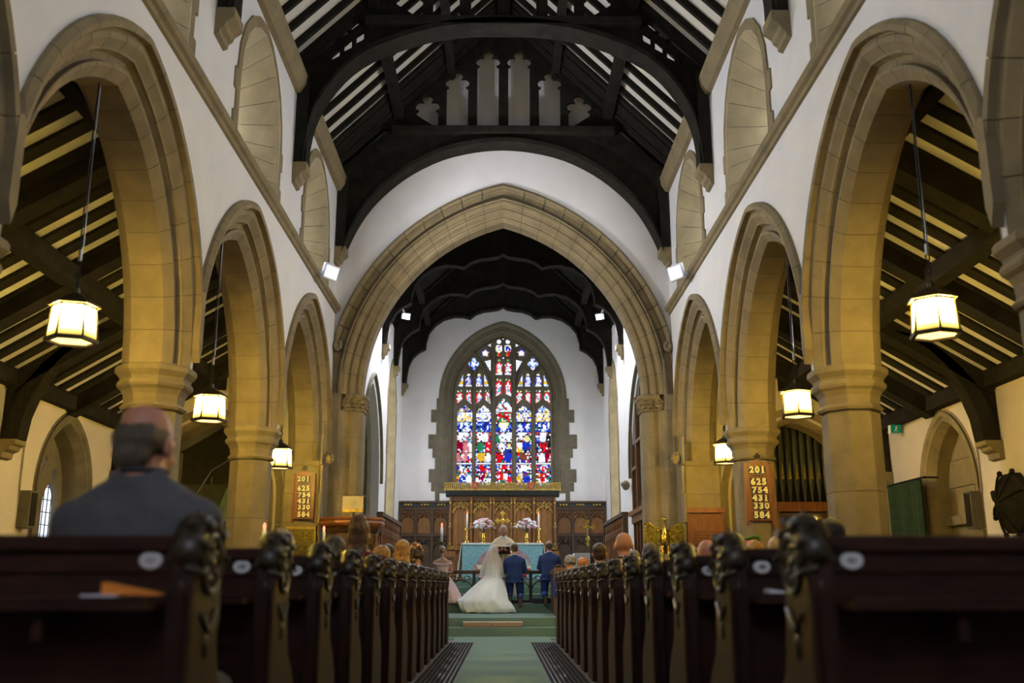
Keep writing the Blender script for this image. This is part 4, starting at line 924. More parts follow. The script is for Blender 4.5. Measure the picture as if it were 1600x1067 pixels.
for y in(.0,.82,1.63,2.45,3.26): MB().box(.05,y-.04,2.2,.13,y+.04,4.2+.7*math.cos((y-1.6)/1.9*1.2)).build('case_post',oak,og)
for a,b,z in((0,.82,3.2),(.82,1.63,3.75),(1.63,2.45,3.75),(2.45,3.26,3.2)): MB().bar((.08,a,z),(.08,b,z),.08,.07).build('case_rail',oak,og)
for k in range(6): MB().box(.12,.02+.54*k,0,.16,.5+.54*k,1.93).build('case_panel',oak_d if k in(2,3) else oak,og)
for k in range(7): MB().box(.06,-.02+.54*k-.03,0,.14,-.02+.54*k+.05,1.95).build('case_stile',oak,og)
of=thing('aisle_organ','row of green-grey organ pipes with gilt mouths behind the right aisle arch','organ',(0,18.0,0))
hts=[3.2,3.35,3.52,3.70,3.80,3.92,3.78,3.66,3.56,3.46,3.36,3.28,3.2]
for k in range(13): pipe(of,4.55+.133*k,.12,2.33,hts[k],.056,pipe_g,(0,-1))
MB().box(4.0,-.02,2.16,6.3,.3,2.33).build('pipe_rail',oak_r,of)
for k in range(5): MB().box(4.05+.45*k,.02,.0,4.46+.45*k,.08,2.14).build('case_panel',oak_d,of)
for k in range(6): MB().box(4.0+.45*k,-.01,0,4.06+.45*k,.1,2.16).build('case_stile',oak_r,of)
MB().box(4.0,.3,0,6.4,.34,4.2).build('case_back',iron,of)
# ================================================================= PULPIT, LECTERNS, BOARDS
pu=thing('pulpit','octagonal carved oak pulpit with moulded rim before the chancel arch','pulpit',(-2.44,16.45,0))
def oc(r,z,n=8): r*=.88; return [(r*math.cos(PI/8+2*PI*i/n),r*math.sin(PI/8+2*PI*i/n),z) for i in range(n)]
MB().loft([oc(.35,0),oc(.35,.12),oc(.2,.2),oc(.2,.6),oc(.5,.82)]).build('base',oak_d,pu)
MB().loft([oc(.52,.80),oc(.55,.84),oc(.50,.90),oc(.50,1.68),oc(.53,1.72),oc(.55,1.76)]).build('body',oak_d,pu)
MB().loft([oc(.54,1.76),oc(.60,1.80),oc(.62,1.84),oc(.60,1.88),oc(.62,1.90),oc(.62,1.935),oc(.56,1.94)]).build('rim',oak_r,pu)
for i in range(8):
    a=2*PI*i/8+PI/4; n=Vector((math.cos(a),math.sin(a),0)); s=Vector((-n.y,n.x,0)); c=n*(.44*math.cos(PI/8))
    tb=MB(); tf=lambda u,zz,d: c+s*u+n*d+Vector((0,0,zz))
    tb.tube([tf(.14*math.cos(R_(t)),1.42+.12*math.sin(R_(t)),.012) for t in range(0,181,30)],.012,4); tb.tube([tf(-.14,.98,.012),tf(-.14,1.42,.012)],.012,4); tb.tube([tf(.14,.98,.012),tf(.14,1.42,.012)],.012,4)
    tb.tube([tf(.05*math.cos(R_(t)),1.38+.06*math.sin(R_(t)),.012) for t in range(0,360,60)],.01,4,closed=True)
    tb.build('carved_arch',oak,pu)
    v=Vector((math.cos(2*PI*i/8+PI/8),math.sin(2*PI*i/8+PI/8),0))*.45
    mb=MB(); mb.lathe([(.025,.9),(.02,1.2),(.035,1.25),(.02,1.3),(.025,1.66)],(v.x,v.y,0),6); mb.build('corner_shaft',oak_r,pu)
    fg=MB(); p=tf(0,1.12,.03); fg.lathe([(.05,0),(.035,.12),(.03,.2),(.04,.22)],p,7); fg.blob((p.x,p.y,p.z+.26),.025,.025,.035,7,5); 
    if i%2==0: fg.build('carved_figure',M('pale_figure',(.30,.24,.14),.7),pu,smooth=True)
de=thing('pulpit_desk','brass book desk draped with a cream cross-embroidered fall on the pulpit','lectern',(-2.40,16.25,1.94))
mb=MB(); mb.tube([(0,0,-.02),(0,0,.10)],.015,8); mb.build('stem',brass_d,de)
MB().add([(-.17,-.10,.12),(.17,-.10,.12),(.17,.14,.36),(-.17,.14,.36),(-.17,-.085,.11),(.17,-.085,.11),(.17,.155,.35),(-.17,.155,.35)],[(0,1,2,3),(7,6,5,4),(0,4,5,1),(2,6,7,3),(0,3,7,4),(1,5,6,2)]).build('slope',oak_d,de)
MB().loft([[(-.168,-.11,.09),(.168,-.11,.09),(.168,-.105,.09),(-.168,-.105,.09)],[(-.168,-.115,.33),(.168,-.115,.33),(.168,-.11,.33),(-.168,-.11,.33)],[(-.168,.10,.345),(.168,.10,.345),(.168,.10,.34),(-.168,.10,.34)]]).build('pulpit_fall',M('cream_fall',(.40,.33,.26),.85,var=.06),de)
MB().box(-.168,-.119,.075,.168,-.108,.125).build('gold_fringe',gilt,de)
mb=MB(); mb.bar((0,-.12,.15),(0,-.12,.30),.014,.006,up=(0,1,0)); mb.bar((-.04,-.12,.24),(.04,-.12,.24),.014,.006); mb.build('grey_cross',steel,de)
mb=MB()
for k in range(12):
    a=2*PI*k/12+.26; mb.bar((.03*math.cos(a),-.121,.24+.03*math.sin(a)),(.065*math.cos(a),-.121,.24+.06*math.sin(a)),.007,.004,up=(0,1,0))
mb.build('gold_rays',gilt,de)
eg=thing('eagle_lectern','polished brass eagle lectern with outspread wings','lectern',(2.58,16.1,0))
MB().lathe([(.34,0),(.34,.06),(.26,.1),(.12,.16),(.08,.24),(.06,.6),(.09,.64),(.06,.68),(.06,.92),(.13,1.0),(.15,1.05),(.12,1.08)],n=14).build('pedestal',brass_d,eg)
MB().blob((0,0,1.15),.12,.12,.12,14,9).build('orb',brass,eg,smooth=True)
mb=MB()
for s in(-1,1):
    mb.chain([(s*.045,-.02,1.46,.05),(s*.05,-.04,1.33,.03),(s*.05,-.06,1.27,.022)],8)
    for q in(-1,0,1): mb.chain([(s*.05+q*.015,-.06,1.27,.014),(s*.05+q*.03,-.11,1.24,.009)],6)
mb.build('leg',brass,eg,smooth=True)
mb=MB(); mb.loft([[(x*math.cos(2*PI*i/10),yo+y*math.sin(2*PI*i/10),z) for i in range(10)] for z,x,y,yo in((1.36,.025,.03,.02),(1.40,.055,.06,.0),(1.50,.072,.075,-.01),(1.60,.075,.075,-.02),(1.68,.062,.065,-.02),(1.745,.038,.045,-.01),(1.82,.028,.034,-.01),(1.875,.034,.044,-.018),(1.915,.03,.04,-.018),(1.935,.012,.02,-.018))])
mb.chain([(.0,-.05,1.885,.018),(0,-.085,1.87,.010),(0,-.095,1.85,.004)],6); mb.build('body',brass,eg,smooth=True)
for s in(-1,1):
    mb=MB(); o=[(.04,1.72),(.10,1.735),(.17,1.79),(.23,1.845),(.28,1.855),(.31,1.82),(.325,1.72),(.325,1.60),(.32,1.44),(.25,1.42),(.17,1.45),(.12,1.55),(.05,1.60)]
    mb.plate([(s*x,z) for x,z in o],None,lambda u,w_,d:(u,.03+d+.10*abs(u)-.35*(u*u),w_),-.012,.012); wg_=mb.build('wing',brass_d,eg)
    fe=MB()
    for r in range(6):
        for k in range(7):
            x=.09+.032*k+.01*(r%2); z=1.74+.09*(x-.05)/.27-.05*r
            if x>.31: continue
            fe.blob((s*x,.015+.10*x-.35*x*x,z),.015,.008,.03,6,4)
    for k in range(7): fe.bar((s*(.125+.03*k),.02,1.56),(s*(.135+.03*k),.02,1.42),.022,.008,up=(0,1,0))
    fe.build('feathers',brass_d,wg_,kind='stuff')
    MB().tube([(s*x,.02+.10*x-.35*x*x,z) for x,z in o[:6]],.012,6).build('wing_edge',brass,wg_,smooth=True)
# hymn boards
num_m=M('cream_numeral',(.80,.70,.38),.6,var=.05,bump=0)
def hymn_board(loc,label,s=1.0):
    t=thing('hymn_board',label,'hymn board',loc); H=.80; W2=.155
    MB().box(-W2,0,0,W2,.03,H-.10).build('back_board',oak_r,t)
    for x in(-W2-.012,W2+.012): MB().box(x-.018,-.02,-.06,x+.018,.035,H-.05).build('side_stile',oak_r,t)
    MB().plate([(-W2,H-.10),(W2,H-.10),(W2,H-.07),(0,H-.0),(-W2,H-.07)],None,lambda u,w_,d:(u,-d,w_),-.03,.012).build('pediment',oak_r,t)
    mb=MB()
    for a,b in((0,.025),(.025,0),(-.025,0),(0,-.02)): mb.blob((a,-.005,H+.035+b),.02,.012,.02,7,5)
    mb.build('finial_cross',pew_c,t)
    zs=[.610,.455,.352,.250,.148,.03]
    for z,n,off in zip(zs,('201','625','754','431','330','584'),(-.01,.0,.012,.012,.018,.018)):
        if z<.6: MB().box(-W2,-.014,z-.018,W2,0,z-.008).build('ledge',oak_r,t)
        for j,ch in enumerate(n):
            x=off+(j-1)*.072
            cd=MB().box(x-.037,-.010,z-.004,x+.037,-.002,z+.096).build('number_card',ink,t)
            text(ch,.112,num_m,cd,(x,-.0115,z+.046),(PI/2,0,0),name='numeral',ext=.001,off=.006)
            sf={'1':[(-.02,.02,0)],'4':[(-.006,.028,0)],'7':[(-.026,-.018,1)],'2':[(.018,.026,0)],'5':[(.012,.02,1)]}.get(ch,[])
            if sf:
                m_=MB()
                for a,b_,tp in sf: m_.box(x+a,-.0125,z+(.006 if not tp else .064),x+b_,-.0105,z+(.018 if not tp else .086))
                m_.build('serif',num_m,cd)
    text('HYMNS',.042,ink,t,(0,-.004,.578),(PI/2,0,0),ext=.002,off=.001)
    return t
hymn_board((3.31,12.912,1.675),'tall wooden hymn board hanging on the right octagonal column')
hymn_board((-3.29,16.60,1.93),'wooden hymn board hanging on the left pier behind the lantern')
pl=thing('memorial_board','carved red oak memorial board with faint lettering on the right pier','memorial board',(3.345,16.60,0))
MB().box(-.28,-.0,.6,.28,.05,2.04).build('panel',oak_r,pl)
for x in(-.28,.28): MB().box(x-.025,-.03,.6,x+.025,.05,2.04).build('stile',oak_r,pl)
MB().box(-.33,-.05,2.04,.33,.05,2.12).build('cornice',oak_r,pl)
mb=MB(); rr=random.Random(4)
for r in range(5):
    x=-.20
    while x<.2:
        l=rr.uniform(.02,.05); mb.box(x,-.004,1.72-.05*r,x+l,.0,1.735-.05*r); x+=l+.015
mb.build('faint_lettering',oak_d,pl)
bp_=thing('brass_memorial','framed dark green and brass memorial tablet under the left hymn board','tablet',(-3.30,16.60,1.05))
MB().box(-.22,0,0,.22,.04,.72).build('tablet',brass_d,bp_)
for a in((-.25,0,-.22,.75),(.22,0,.25,.75),(-.25,.72,.25,.76),(-.25,-.03,.25,0)): MB().box(a[0],-.02,a[1],a[2],.045,a[3]).build('frame',gilt,bp_)
# altar-style candle stands near the front pews
for loc,z,lab in(((-2.76,11.75),1.55,'lit candle in a pink glass on a stand before the left column'),((-2.74,15.55),1.73,'lit candle on a brass stand left of the pulpit')):
    t=thing('candle_stand',lab,'candle stand',(loc[0],loc[1],0))
    MB().lathe([(.14,0),(.14,.03),(.03,.07),(.018,.12),(.018,z-.25),(.05,z-.22),(.05,z-.2),(.02,z-.19)],n=8).build('stand',brass,t)
    MB().lathe([(.025,z-.19),(.025,z-.05)],n=8).build('candle',wax,t,smooth=True); MB().blob((0,0,z-.01),.02,.02,.045,7,6).build('flame',flame,t,smooth=True)
# ================================================================= LANTERNS
ltm=bpy.data.materials.new('lantern_glass'); ltm.use_nodes=True; nt=ltm.node_tree; nt.nodes.remove(nt.nodes['Principled BSDF'])
tcn=nt.nodes.new('ShaderNodeTexCoord'); sp=nt.nodes.new('ShaderNodeSeparateXYZ'); mr_=nt.nodes.new('ShaderNodeMapRange'); mr_.inputs['From Min'].default_value=-.43; mr_.inputs['From Max'].default_value=-.16; mr_.inputs['To Min'].default_value=.27; mr_.inputs['To Max'].default_value=1
em=nt.nodes.new('ShaderNodeEmission'); em.inputs[0].default_value=(1,.69,.13,1); ml=nt.nodes.new('ShaderNodeMath'); ml.operation='MULTIPLY'; ml.inputs[1].default_value=L_LANTERN
nt.links.new(tcn.outputs['Object'],sp.inputs[0]); nt.links.new(sp.outputs['Z'],mr_.inputs[0]); pw=nt.nodes.new('ShaderNodeMath'); pw.operation='POWER'; pw.inputs[1].default_value=6; nt.links.new(mr_.outputs[0],pw.inputs[0]); nt.links.new(pw.outputs[0],ml.inputs[0]); nt.links.new(ml.outputs[0],em.inputs[1]); nt.links.new(em.outputs[0],nt.nodes['Material Output'].inputs[0])
def lantern(loc,label,ztop):
    t=thing('hanging_lantern',label,'lantern',loc,0,'lanterns hanging in the nave arches')   # origin at the crown of the roof
    hx=lambda r,z,n=6:[(r*math.cos(R_(60*i+18)),r*math.sin(R_(60*i+18)),z) for i in range(n)]
    MB().loft([hx(.218,-.135),hx(.222,-.12),hx(.19,-.10),hx(.10,-.045),hx(.035,-.01),hx(.03,.03),hx(.012,.05)]).build('roof',bronze,t)
    MB().loft([hx(.185,-.150),hx(.185,-.125)]).build('top_band',bronze,t)
    MB().loft([hx(.222,-.455),hx(.226,-.425),hx(.20,-.425),hx(.185,-.455)],caps=False,closed=True).build('bottom_frame',bronze,t)
    for i in range(6):
        a,b=R_(60*i+18),R_(60*i+78); r0,r1=.205,.172
        mb=MB(); mb.add([(r0*math.cos(a),r0*math.sin(a),-.43),(r0*math.cos(b),r0*math.sin(b),-.43),(r1*math.cos(b),r1*math.sin(b),-.145),(r1*math.cos(a),r1*math.sin(a),-.145)],[(0,1,2,3)]); mb.build('glass_pane',ltm,t)
        MB().bar((.21*math.cos(a),.21*math.sin(a),-.44),(.177*math.cos(a),.177*math.sin(a),-.135),.015,.015).build('corner_bar',bronze,t)
    MB().loft([hx(.195,-.435),hx(.19,-.43)]).build('bottom_glass',EM('lantern_bottom',(1,.62,.20),4.0) if 'lantern_bottom' not in MATS else MATS['lantern_bottom'],t)
    t.scale=(.88,.88,.88); ztop/=.88; ch=MB(); z=.05
    for k in range(4):
        ch.tube([((.018 if k%2 else 0)*math.cos(R_(q)),(0 if k%2 else .018)*math.cos(R_(q)),z+.035+.04*math.sin(R_(q))) for q in range(0,360,45)],.006,4,closed=True); z+=.06
    ch.build('chain',iron,t)
    MB().tube([(0,0,z),(0,0,z+.10)],.018,7).build('coupling',steel,t)
    MB().tube([(0,0,z+.1),(.012,.01,z+.13),(.012,.01,ztop-.02),(0,0,ztop)],.008,5).build('flex',steel,t); MB().tube([(0,0,z+.1),(-.012,0,z+.15),(-.012,0,(ztop+z)/2),(0,0,ztop)],.007,5).build('steel_cable',iron,t)
    return t
for sg,ys in((1,((7.33,3.12),(10.98,3.10),(14.7,3.02))),(-1,((7.42,3.08),(11.1,3.06),(14.78,2.95)))):
    for k,(y,z) in enumerate(ys):
        lantern((sg*3.3,y,z),'lit bronze lantern hanging in the %s arch of the %s arcade'%(['widest, nearest','middle','narrow far'][k],'left' if sg<0 else 'right'),4.86-z)
# floodlights
fl=EM('floodlight_led',(.88,.90,1),6); fl2=EM('chancel_floodlight_led',(.85,.90,1),14)
flb=M('white_floodlight_body',(.62,.62,.66),.5,var=.03,bump=0)
def flood(loc,d,wallpt,label,watts,emat,s=1.0,beam=None):
    t=thing('floodlight',label,'floodlight',loc); q=Vector(d).to_track_quat('-Z','Y').to_matrix()
    tf=lambda x,y,z:tuple(q@Vector((x*s,y*s,z*s)))
    MB().box(-.17,-.12,-.025,.17,.12,.03,tf=tf).build('housing',flb,t,bevel=.008)
    MB().box(-.135,-.085,-.034,.135,.085,-.024,tf=tf).build('led_panel',emat,t)
    MB().bar(tf(0,0,.02),tuple(Vector(wallpt)-Vector(loc)),.05*s,.04*s).build('bracket',flb,t)
    ld=bpy.data.lights.new('floodlight_lamp','SPOT'); ld.energy=watts; ld.color=(.90,.92,1); ld.spot_size=R_(165); ld.spot_blend=.5; ld.shadow_soft_size=.05
    lo=bpy.data.objects.new('floodlight_lamp',ld); COL.objects.link(lo); lo.parent=t; lo.location=tf(0,0,-.06); lo.rotation_euler=Vector(beam or d).to_track_quat('-Z','Y').to_euler()
    return t
flood((-2.74,15.1,5.70),(.80,-.45,-.28),(-3.0,15.1,5.68),'white LED floodlight on the left string course beside the chancel arch',L_FLOOD,fl,1.0,(.92,.0,-.10))
flood((2.74,15.0,5.68),(-.80,-.45,-.28),(3.0,15.0,5.66),'white LED floodlight on the right string course beside the chancel arch',L_FLOOD*.35,fl,1.0,(-.92,.0,-.10))
flood((-2.52,24.95,7.66),(.35,-.75,-.5),(-2.62,24.8,7.86),'small bright floodlight on the left chancel truss',L_CHFLOOD,fl2,.7,(.35,-.05,-.9))
flood((2.52,24.95,7.66),(-.35,-.75,-.5),(2.62,24.8,7.86),'small bright floodlight on the right chancel truss',L_CHFLOOD,fl2,.7,(-.35,-.05,-.9))
# ================================================================= AISLE FITTINGS
spk=M('grey_loudspeaker',(.10,.09,.055),.6,bump=.03)
for sg,lab in((-1,'slim grey column loudspeaker on the left aisle wall'),(1,'slim grey column loudspeaker on the right aisle wall')):
    t=thing('column_loudspeaker',lab,'loudspeaker',(sg*6.42,13.65,1.62))
    MB().box(-.08,-.10,0,.08,.10,.50).build('cabinet',spk,t,bevel=.01)
    MB().box(-.085 if sg>0 else .078,-.085,.03,-.078 if sg>0 else .085,.085,.47).build('grille',iron,t)
    tag(MB().tube([(sg*6.48,13.5,2.1),(sg*6.48,13.5,3.42)],.012,6).build('wall_cable',M('cream_cable',(.30,.26,.18),.7),None),'thin cable running up the %s aisle wall above the loudspeaker'%('left' if sg<0 else 'right'),'cable')
ex=thing('exit_sign','small green running-man exit sign under the right aisle roof','sign',(6.30,15.95,3.27))
MB().box(-.02,-.03,0,.14,.09,.13).build('sign_box',white_p,ex)
MB().box(-.024,-.036,.0,.15,-.03,.13).build('green_face',EM('exit_green',(.01,.30,.12),.45),ex)
fgm=MB(); fgm.blob((.07,-.037,.10),.012,.003,.012,7,5); fgm.bar((.065,-.037,.09),(.055,-.037,.055),.02,.003,up=(0,1,0)); fgm.bar((.055,-.037,.055),(.085,-.037,.02),.01,.003,up=(0,1,0)); fgm.bar((.055,-.037,.055),(.03,-.037,.02),.01,.003,up=(0,1,0)); fgm.bar((.065,-.037,.085),(.095,-.037,.07),.008,.003,up=(0,1,0)); fgm.build('running_figure',white_p,ex)
gcm=M('dark_green_curtain',(.012,.035,.014),.9,var=.4,scale=8)
cu=thing('green_curtain','dark green curtain hanging from a rail by the stone niche','curtain',(6.28,15.35,0))
MB().tube([(0,-.55,2.44),(0,1.0,2.44)],.02,7).build('curtain_rail',iron,cu)
for y_ in(-.5,.95): MB().tube([(0,y_,2.44),(.22,y_,2.44)],.015,6).build('rail_bracket',iron,cu)
pts=[(.045*math.sin(k*1.9),-.35+1.3*k/28,0) for k in range(29)]
MB().loft([[ (x+.0,y,z) for x,y,_ in pts]+[(x+.012,y,z) for x,y,_ in pts[::-1]] for z in(.2,1.6,2.43)]).build('curtain_cloth',gcm,cu,smooth=False)
bs=thing('octagonal_boss','dark octagonal carved wooden cover with radiating ribs on the right aisle wall','wall carving',(6.40,12.6,1.88))
o8=lambda r,x:[(x,r*math.cos(PI/8+2*PI*i/8),r*math.sin(PI/8+2*PI*i/8)) for i in range(8)]
MB().loft([o8(.40,.09),o8(.40,.0),o8(.32,-.06),o8(.12,-.14),o8(.05,-.17)]).build('cover',timber,bs)
for i in range(8):
    a=PI/8+2*PI*i/8; MB().tube([(-.17,.03*math.cos(a),.03*math.sin(a)),(-.15,.14*math.cos(a),.14*math.sin(a)),(-.08,.32*math.cos(a),.32*math.sin(a)),(-.03,.41*math.cos(a),.41*math.sin(a))],.018,6).build('rib',timber,bs)
    MB().blob((-.02,.42*math.cos(a),.42*math.sin(a)),.035,.035,.035,7,5).build('knob',timber,bs,smooth=True)
# glimpse of the chapel beyond the left aisle arch
wn+=1; rw2=struct('window_%d'%wn); 
for z0 in(2.0,2.55):
    glass_cells2=MB()
mpE_keep=mpE; mpE=lambda u,w_,d:(u,20.27,w_)
for z0 in(1.95,2.50): glass_cells(-4.62,z0,-4.32,z0+.36,lambda u,z:GR.choice('swbwgtwp'),.06,rw2)
mpE=mpE_keep
cl=MB(); cl.loft([[(-6.2,19.2,.9),(-5.0,19.2,.9),(-5.0,19.26,.9),(-6.2,19.26,.9)],[(-6.15,19.2,2.75),(-5.05,19.2,2.75),(-5.05,19.26,2.75),(-6.15,19.26,2.75)]]); bn=cl.build('banner',M('grey_green_banner',(.10,.105,.07),.9,var=.2),None)
MB().tube([(-5.6,19.28,0),(-5.6,19.28,2.9)],.02,6).build('banner_pole',brass_d,bn)
tag(bn,'grey-green hanging banner in the chapel beyond the left aisle','banner')
mb=MB(); mb.tube([(-5.95,18.2,1.2),(-5.7,18.2,2.2),(-5.3,18.2,2.9),(-4.75,18.2,3.25)],.012,6); tag(mb.build('chapel_cable',steel,None),'pale curved cable hanging inside the left chapel arch','cable')
mb=MB(); mb.lathe([(.22,0),(.02,.62)],(0,0,0),5); o=mb.build('pointed_cover',M('pale_green_cloth',(.30,.42,.30),.9),bn); o.location=(-5.25,19.15,2.05)
# ================================================================= PEWS
ROW0,DR,NR=2.82,.98,14
def pew(sg):
    t=thing('pew','','pew'); L=2.03
    X=lambda x:sg*x
    def bx(x0,y0,z0,x1,y1,z1,name,mat,bev=0,par=t):
        return MB().box(min(X(x0),X(x1)),y0,z0,max(X(x0),X(x1)),y1,z1).build(name,mat,par,bevel=bev)
    bx(.07,.0,.12,L,.035,.965,'back_panel',pew_m)
    bx(.075,-.028,.968,L,.05,1.014,'top_rail',pew_m,.008)
    bx(.075,-.010,.912,L,.005,.968,'upper_board',pew_m,.004)
    bx(.075,-.20,.815,L,.0,.835,'book_shelf',pew_m,.004)
    bx(.075,-.20,.835,L,-.185,.850,'shelf_lip',pew_m,.003)
    for k in range(4): bx(.35+.5*k,-.16,.74,.375+.5*k,0,.815,'shelf_bracket',pew_m)
    bx(.07,.03,.42,L,.42,.455,'seat',pew_m,.008); bx(.07,.10,.10,L,.13,.42,'seat_riser',pew_m); bx(.07,-.30,.13,L,-.16,.17,'kneeling_board',pew_m,.006)
    HZ=.938
    prof=[(-.05,0),(.42,0),(.42,.38),(.40,.47),(.33,.56),(.25,.62),(.215,.69),(.20,.77),(.195,HZ-.08)]
    prof+=[(.085+.112*math.cos(R_(a)),HZ+.112*math.sin(R_(a))) for a in range(-20,161,20)]+[(-.045,HZ),(-.05,HZ-.07)]
    e=MB().plate(prof,None,lambda u,w_,d:(sg*(d),u,w_),0,.075).build('pew_end',pew_e,t,bevel=.008)
    lo=MB()
    lo.tube([(sg*-.003,.085+.080*math.cos(R_(a)),HZ+.080*math.sin(R_(a))) for a in range(0,360,24)],.011,6,closed=True)
    lo.blob((sg*-.0,.085,HZ),.014,.026,.026,9,6)
    for i in range(6):
        a=R_(60*i+30); lo.blob((sg*-.001,.085+.047*math.cos(a),HZ+.047*math.sin(a)),.010,.018,.018,7,5)
    lo.tube([(sg*-.003,.15,HZ-.125),(sg*-.003,.09,HZ-.185),(sg*-.003,.02,HZ-.135)],.010,5); lo.blob((sg*-.002,.085,HZ-.225),.009,.018,.035,7,5)
    lo.build('carved_roundel',pew_c,e,smooth=True)
    cr=MB(); ang=list(range(-12,196,13)); rings=[]
    for i,a in enumerate(ang):
        ca,sa=math.cos(R_(a)),math.sin(R_(a)); q=.128+.007*math.sin(i*1.57)
        rings.append([(sg*x,.085+r*ca,HZ+r*sa) for x,r in((-.010,.104),(-.012,q-.012),(.010,q+.006),(.0375,q+.012),(.065,q+.006),(.087,q-.012),(.085,.104))])
    cr.loft(rings)
    for i,a in enumerate(range(0,186,37)):
        ca,sa=math.cos(R_(a)),math.sin(R_(a)); P=lambda r,x,k:(sg*x,.085+r*math.cos(R_(a+k)),HZ+r*math.sin(R_(a+k)))
        cr.chain([(*P(.134,.025,0),.012),(*P(.126,-.012,7),.013),(*P(.103,-.020,12),.006)],6)
        cr.chain([(*P(.136,.037,18),.011),(*P(.150,.037,24),.005)],6)
    cr.chain([(sg*.037,.205,HZ-.02,.016),(sg*.037,.222,HZ-.07,.018),(sg*.037,.205,HZ-.115,.012)],7)
    cr.build('carved_leaf_crest',pew_c,e,smooth=True)
    for s2 in(.0,): MB().tube([(sg*.012,-.055,.02),(sg*.012,-.055,.86)],.012,6).build('edge_moulding',pew_e,e)
    bx(L-.05,-.04,0,L,.42,1.0,'far_end',pew_e)
    return t
kidcache={}
ordn=['first','second','third','fourth','fifth','sixth','seventh','eighth','ninth','tenth','eleventh','twelfth','thirteenth','front']
pews={}
for sg,side in((-1,'left'),(1,'right')):
    p0=pew(sg)
    for k in range(NR):
        o=p0 if k==0 else copy_tree(p0)
        o.location=(sg*.83,ROW0+DR*k,0)
        num=(11-k) if sg<0 else (41-k)
        o['label']='dark carved wooden pew, %s row from the back on the %s of the aisle'%(ordn[k],side) if k<13 else 'dark carved wooden pew, foremost row by the steps on the %s of the aisle'%side
        o['group']='carved pews along the aisle'; pews[sg,k]=o
    cc_={}
    for k in range(7):
        num=(11-k) if sg<0 else (41-k); o=pews[sg,k]
        pl=MB().loft([[(sg*.135+.0325*r*math.cos(2*PI*i/24),-.0105-d,.946+.0245*r*math.sin(2*PI*i/24)) for i in range(24)] for r,d in((1,0),(1,.004),(.9,.0075),(.05,.0085))]).build('number_plate',white_p,o,smooth=False)
        text('\u00b7%d\u00b7'%num,.024,ink,pl,(sg*.135,-.0195,.945),(PI/2,0,0),name='numeral',ext=.0006,off=.0008)
MB().box(-2.9,ROW0-.4,.0,-.80,16.1,.02).build('pew_platform',floor_m,flr); MB().box(.80,ROW0-.4,.0,2.9,16.1,.02).build('pew_platform',floor_m,flr)
tag(MB().box(-.44,1.2,0,.44,16.3,.012).build('aisle_carpet',carpet,None),'long green carpet runner down the middle of the nave aisle','carpet')
for sg in(-1,1):
    g=struct('floor_grating','dark iron heating grating beside the green runner')
    MB().box(*sorted((sg*.45,sg*.80))[:1],1.2,-.002,sorted((sg*.45,sg*.80))[1],16.2,.002).build('grating_pit',iron,g)
    gb=M('worn_iron_bar',(.022,.018,.012),.9,.0,var=.3,spec=.06)
    for k in range(8):
        x=sg*(.47+.045*k); MB().box(x-.012,1.2,.0,x+.012,16.2,.012).build('grating_bar',gb,g)
pap=M('orange_paper',(.80,.26,.03),.7,var=.1,bump=.02); wpp=M('white_paper',(.70,.68,.76),.7,var=.03,bump=0)
b=MB().loft([[(x+.30 if x<-1.3 else x+.245,y,z) for x,y,z in r] for r in [[(-1.36,2.72,.856),(-1.26,2.70,.855),(-1.15,2.68,.853),(-1.15,2.76,.853),(-1.36,2.78,.856)],[(-1.36,2.72,.888),(-1.26,2.70,.878),(-1.15,2.68,.857),(-1.15,2.76,.859),(-1.36,2.78,.888)]]]).build('orange_booklet',pap,None); tag(b,'orange folded paper booklet lying on the nearest left pew shelf','booklet')
b=MB().box(-1.09,2.66,.8505,-1.0,2.77,.856).build('white_leaflet',wpp,None); tag(b,'white leaflet under the orange booklet on the nearest left pew shelf','leaflet')
b=MB().loft([[(.95,3.64,.851),(1.02,3.62,.851),(1.02,3.70,.851),(.95,3.72,.851)],[(.95,3.64,.868),(1.02,3.62,.856),(1.02,3.70,.856),(.95,3.72,.868)]]).build('white_leaflet',wpp,None); tag(b,'small white leaflet on the second right pew shelf','leaflet')
# ================================================================= PEOPLE
def organic(name,mb,mat,parent,voxel=.014,smooth=4,noise=None):
    me=bpy.data.meshes.new('tmp'); me.from_pydata(mb.v,[],mb.f)
    bm=bmesh.new(); bm.from_mesh(me); bmesh.ops.recalc_face_normals(bm,faces=bm.faces); bm.to_mesh(me); bm.free()
    o=bpy.data.objects.new('tmp',me); COL.objects.link(o)
    r=o.modifiers.new('r','REMESH'); r.mode='VOXEL'; r.voxel_size=voxel
    if smooth: s=o.modifiers.new('s','SMOOTH'); s.iterations=smooth; s.factor=.5
    if noise:
        tx=bpy.data.textures.new('t','CLOUDS'); tx.noise_scale=noise[1]; d=o.modifiers.new('d','DISPLACE'); d.texture=tx; d.strength=noise[0]; d.mid_level=.5
    dg=bpy.context.evaluated_depsgraph_get(); m2=bpy.data.meshes.new_from_object(o.evaluated_get(dg)); bpy.data.objects.remove(o); bpy.data.meshes.remove(me)
    m2.materials.clear(); m2.materials.append(mat); m2.polygons.foreach_set('use_smooth',[True]*len(m2.polygons)); m2.name=name
    return link(name,m2,parent)
skin=M('fair_skin',(.52,.29,.19),.55,var=.12,scale=9,bump=.02,rnd=.06); skin_r=M('ruddy_skin',(.55,.24,.15),.5,var=.15,scale=9,bump=.02,rnd=.05)
def cloth(n,c,r=.85): return M(n,c,r,var=.18,scale=14,bump=.08,rnd=.03)
def hairm(n,c,c2=None): return M(n,c,.45,var=.45,scale=16,bump=.6,stretch=(6,6,.7),rnd=.04,col2=c2)
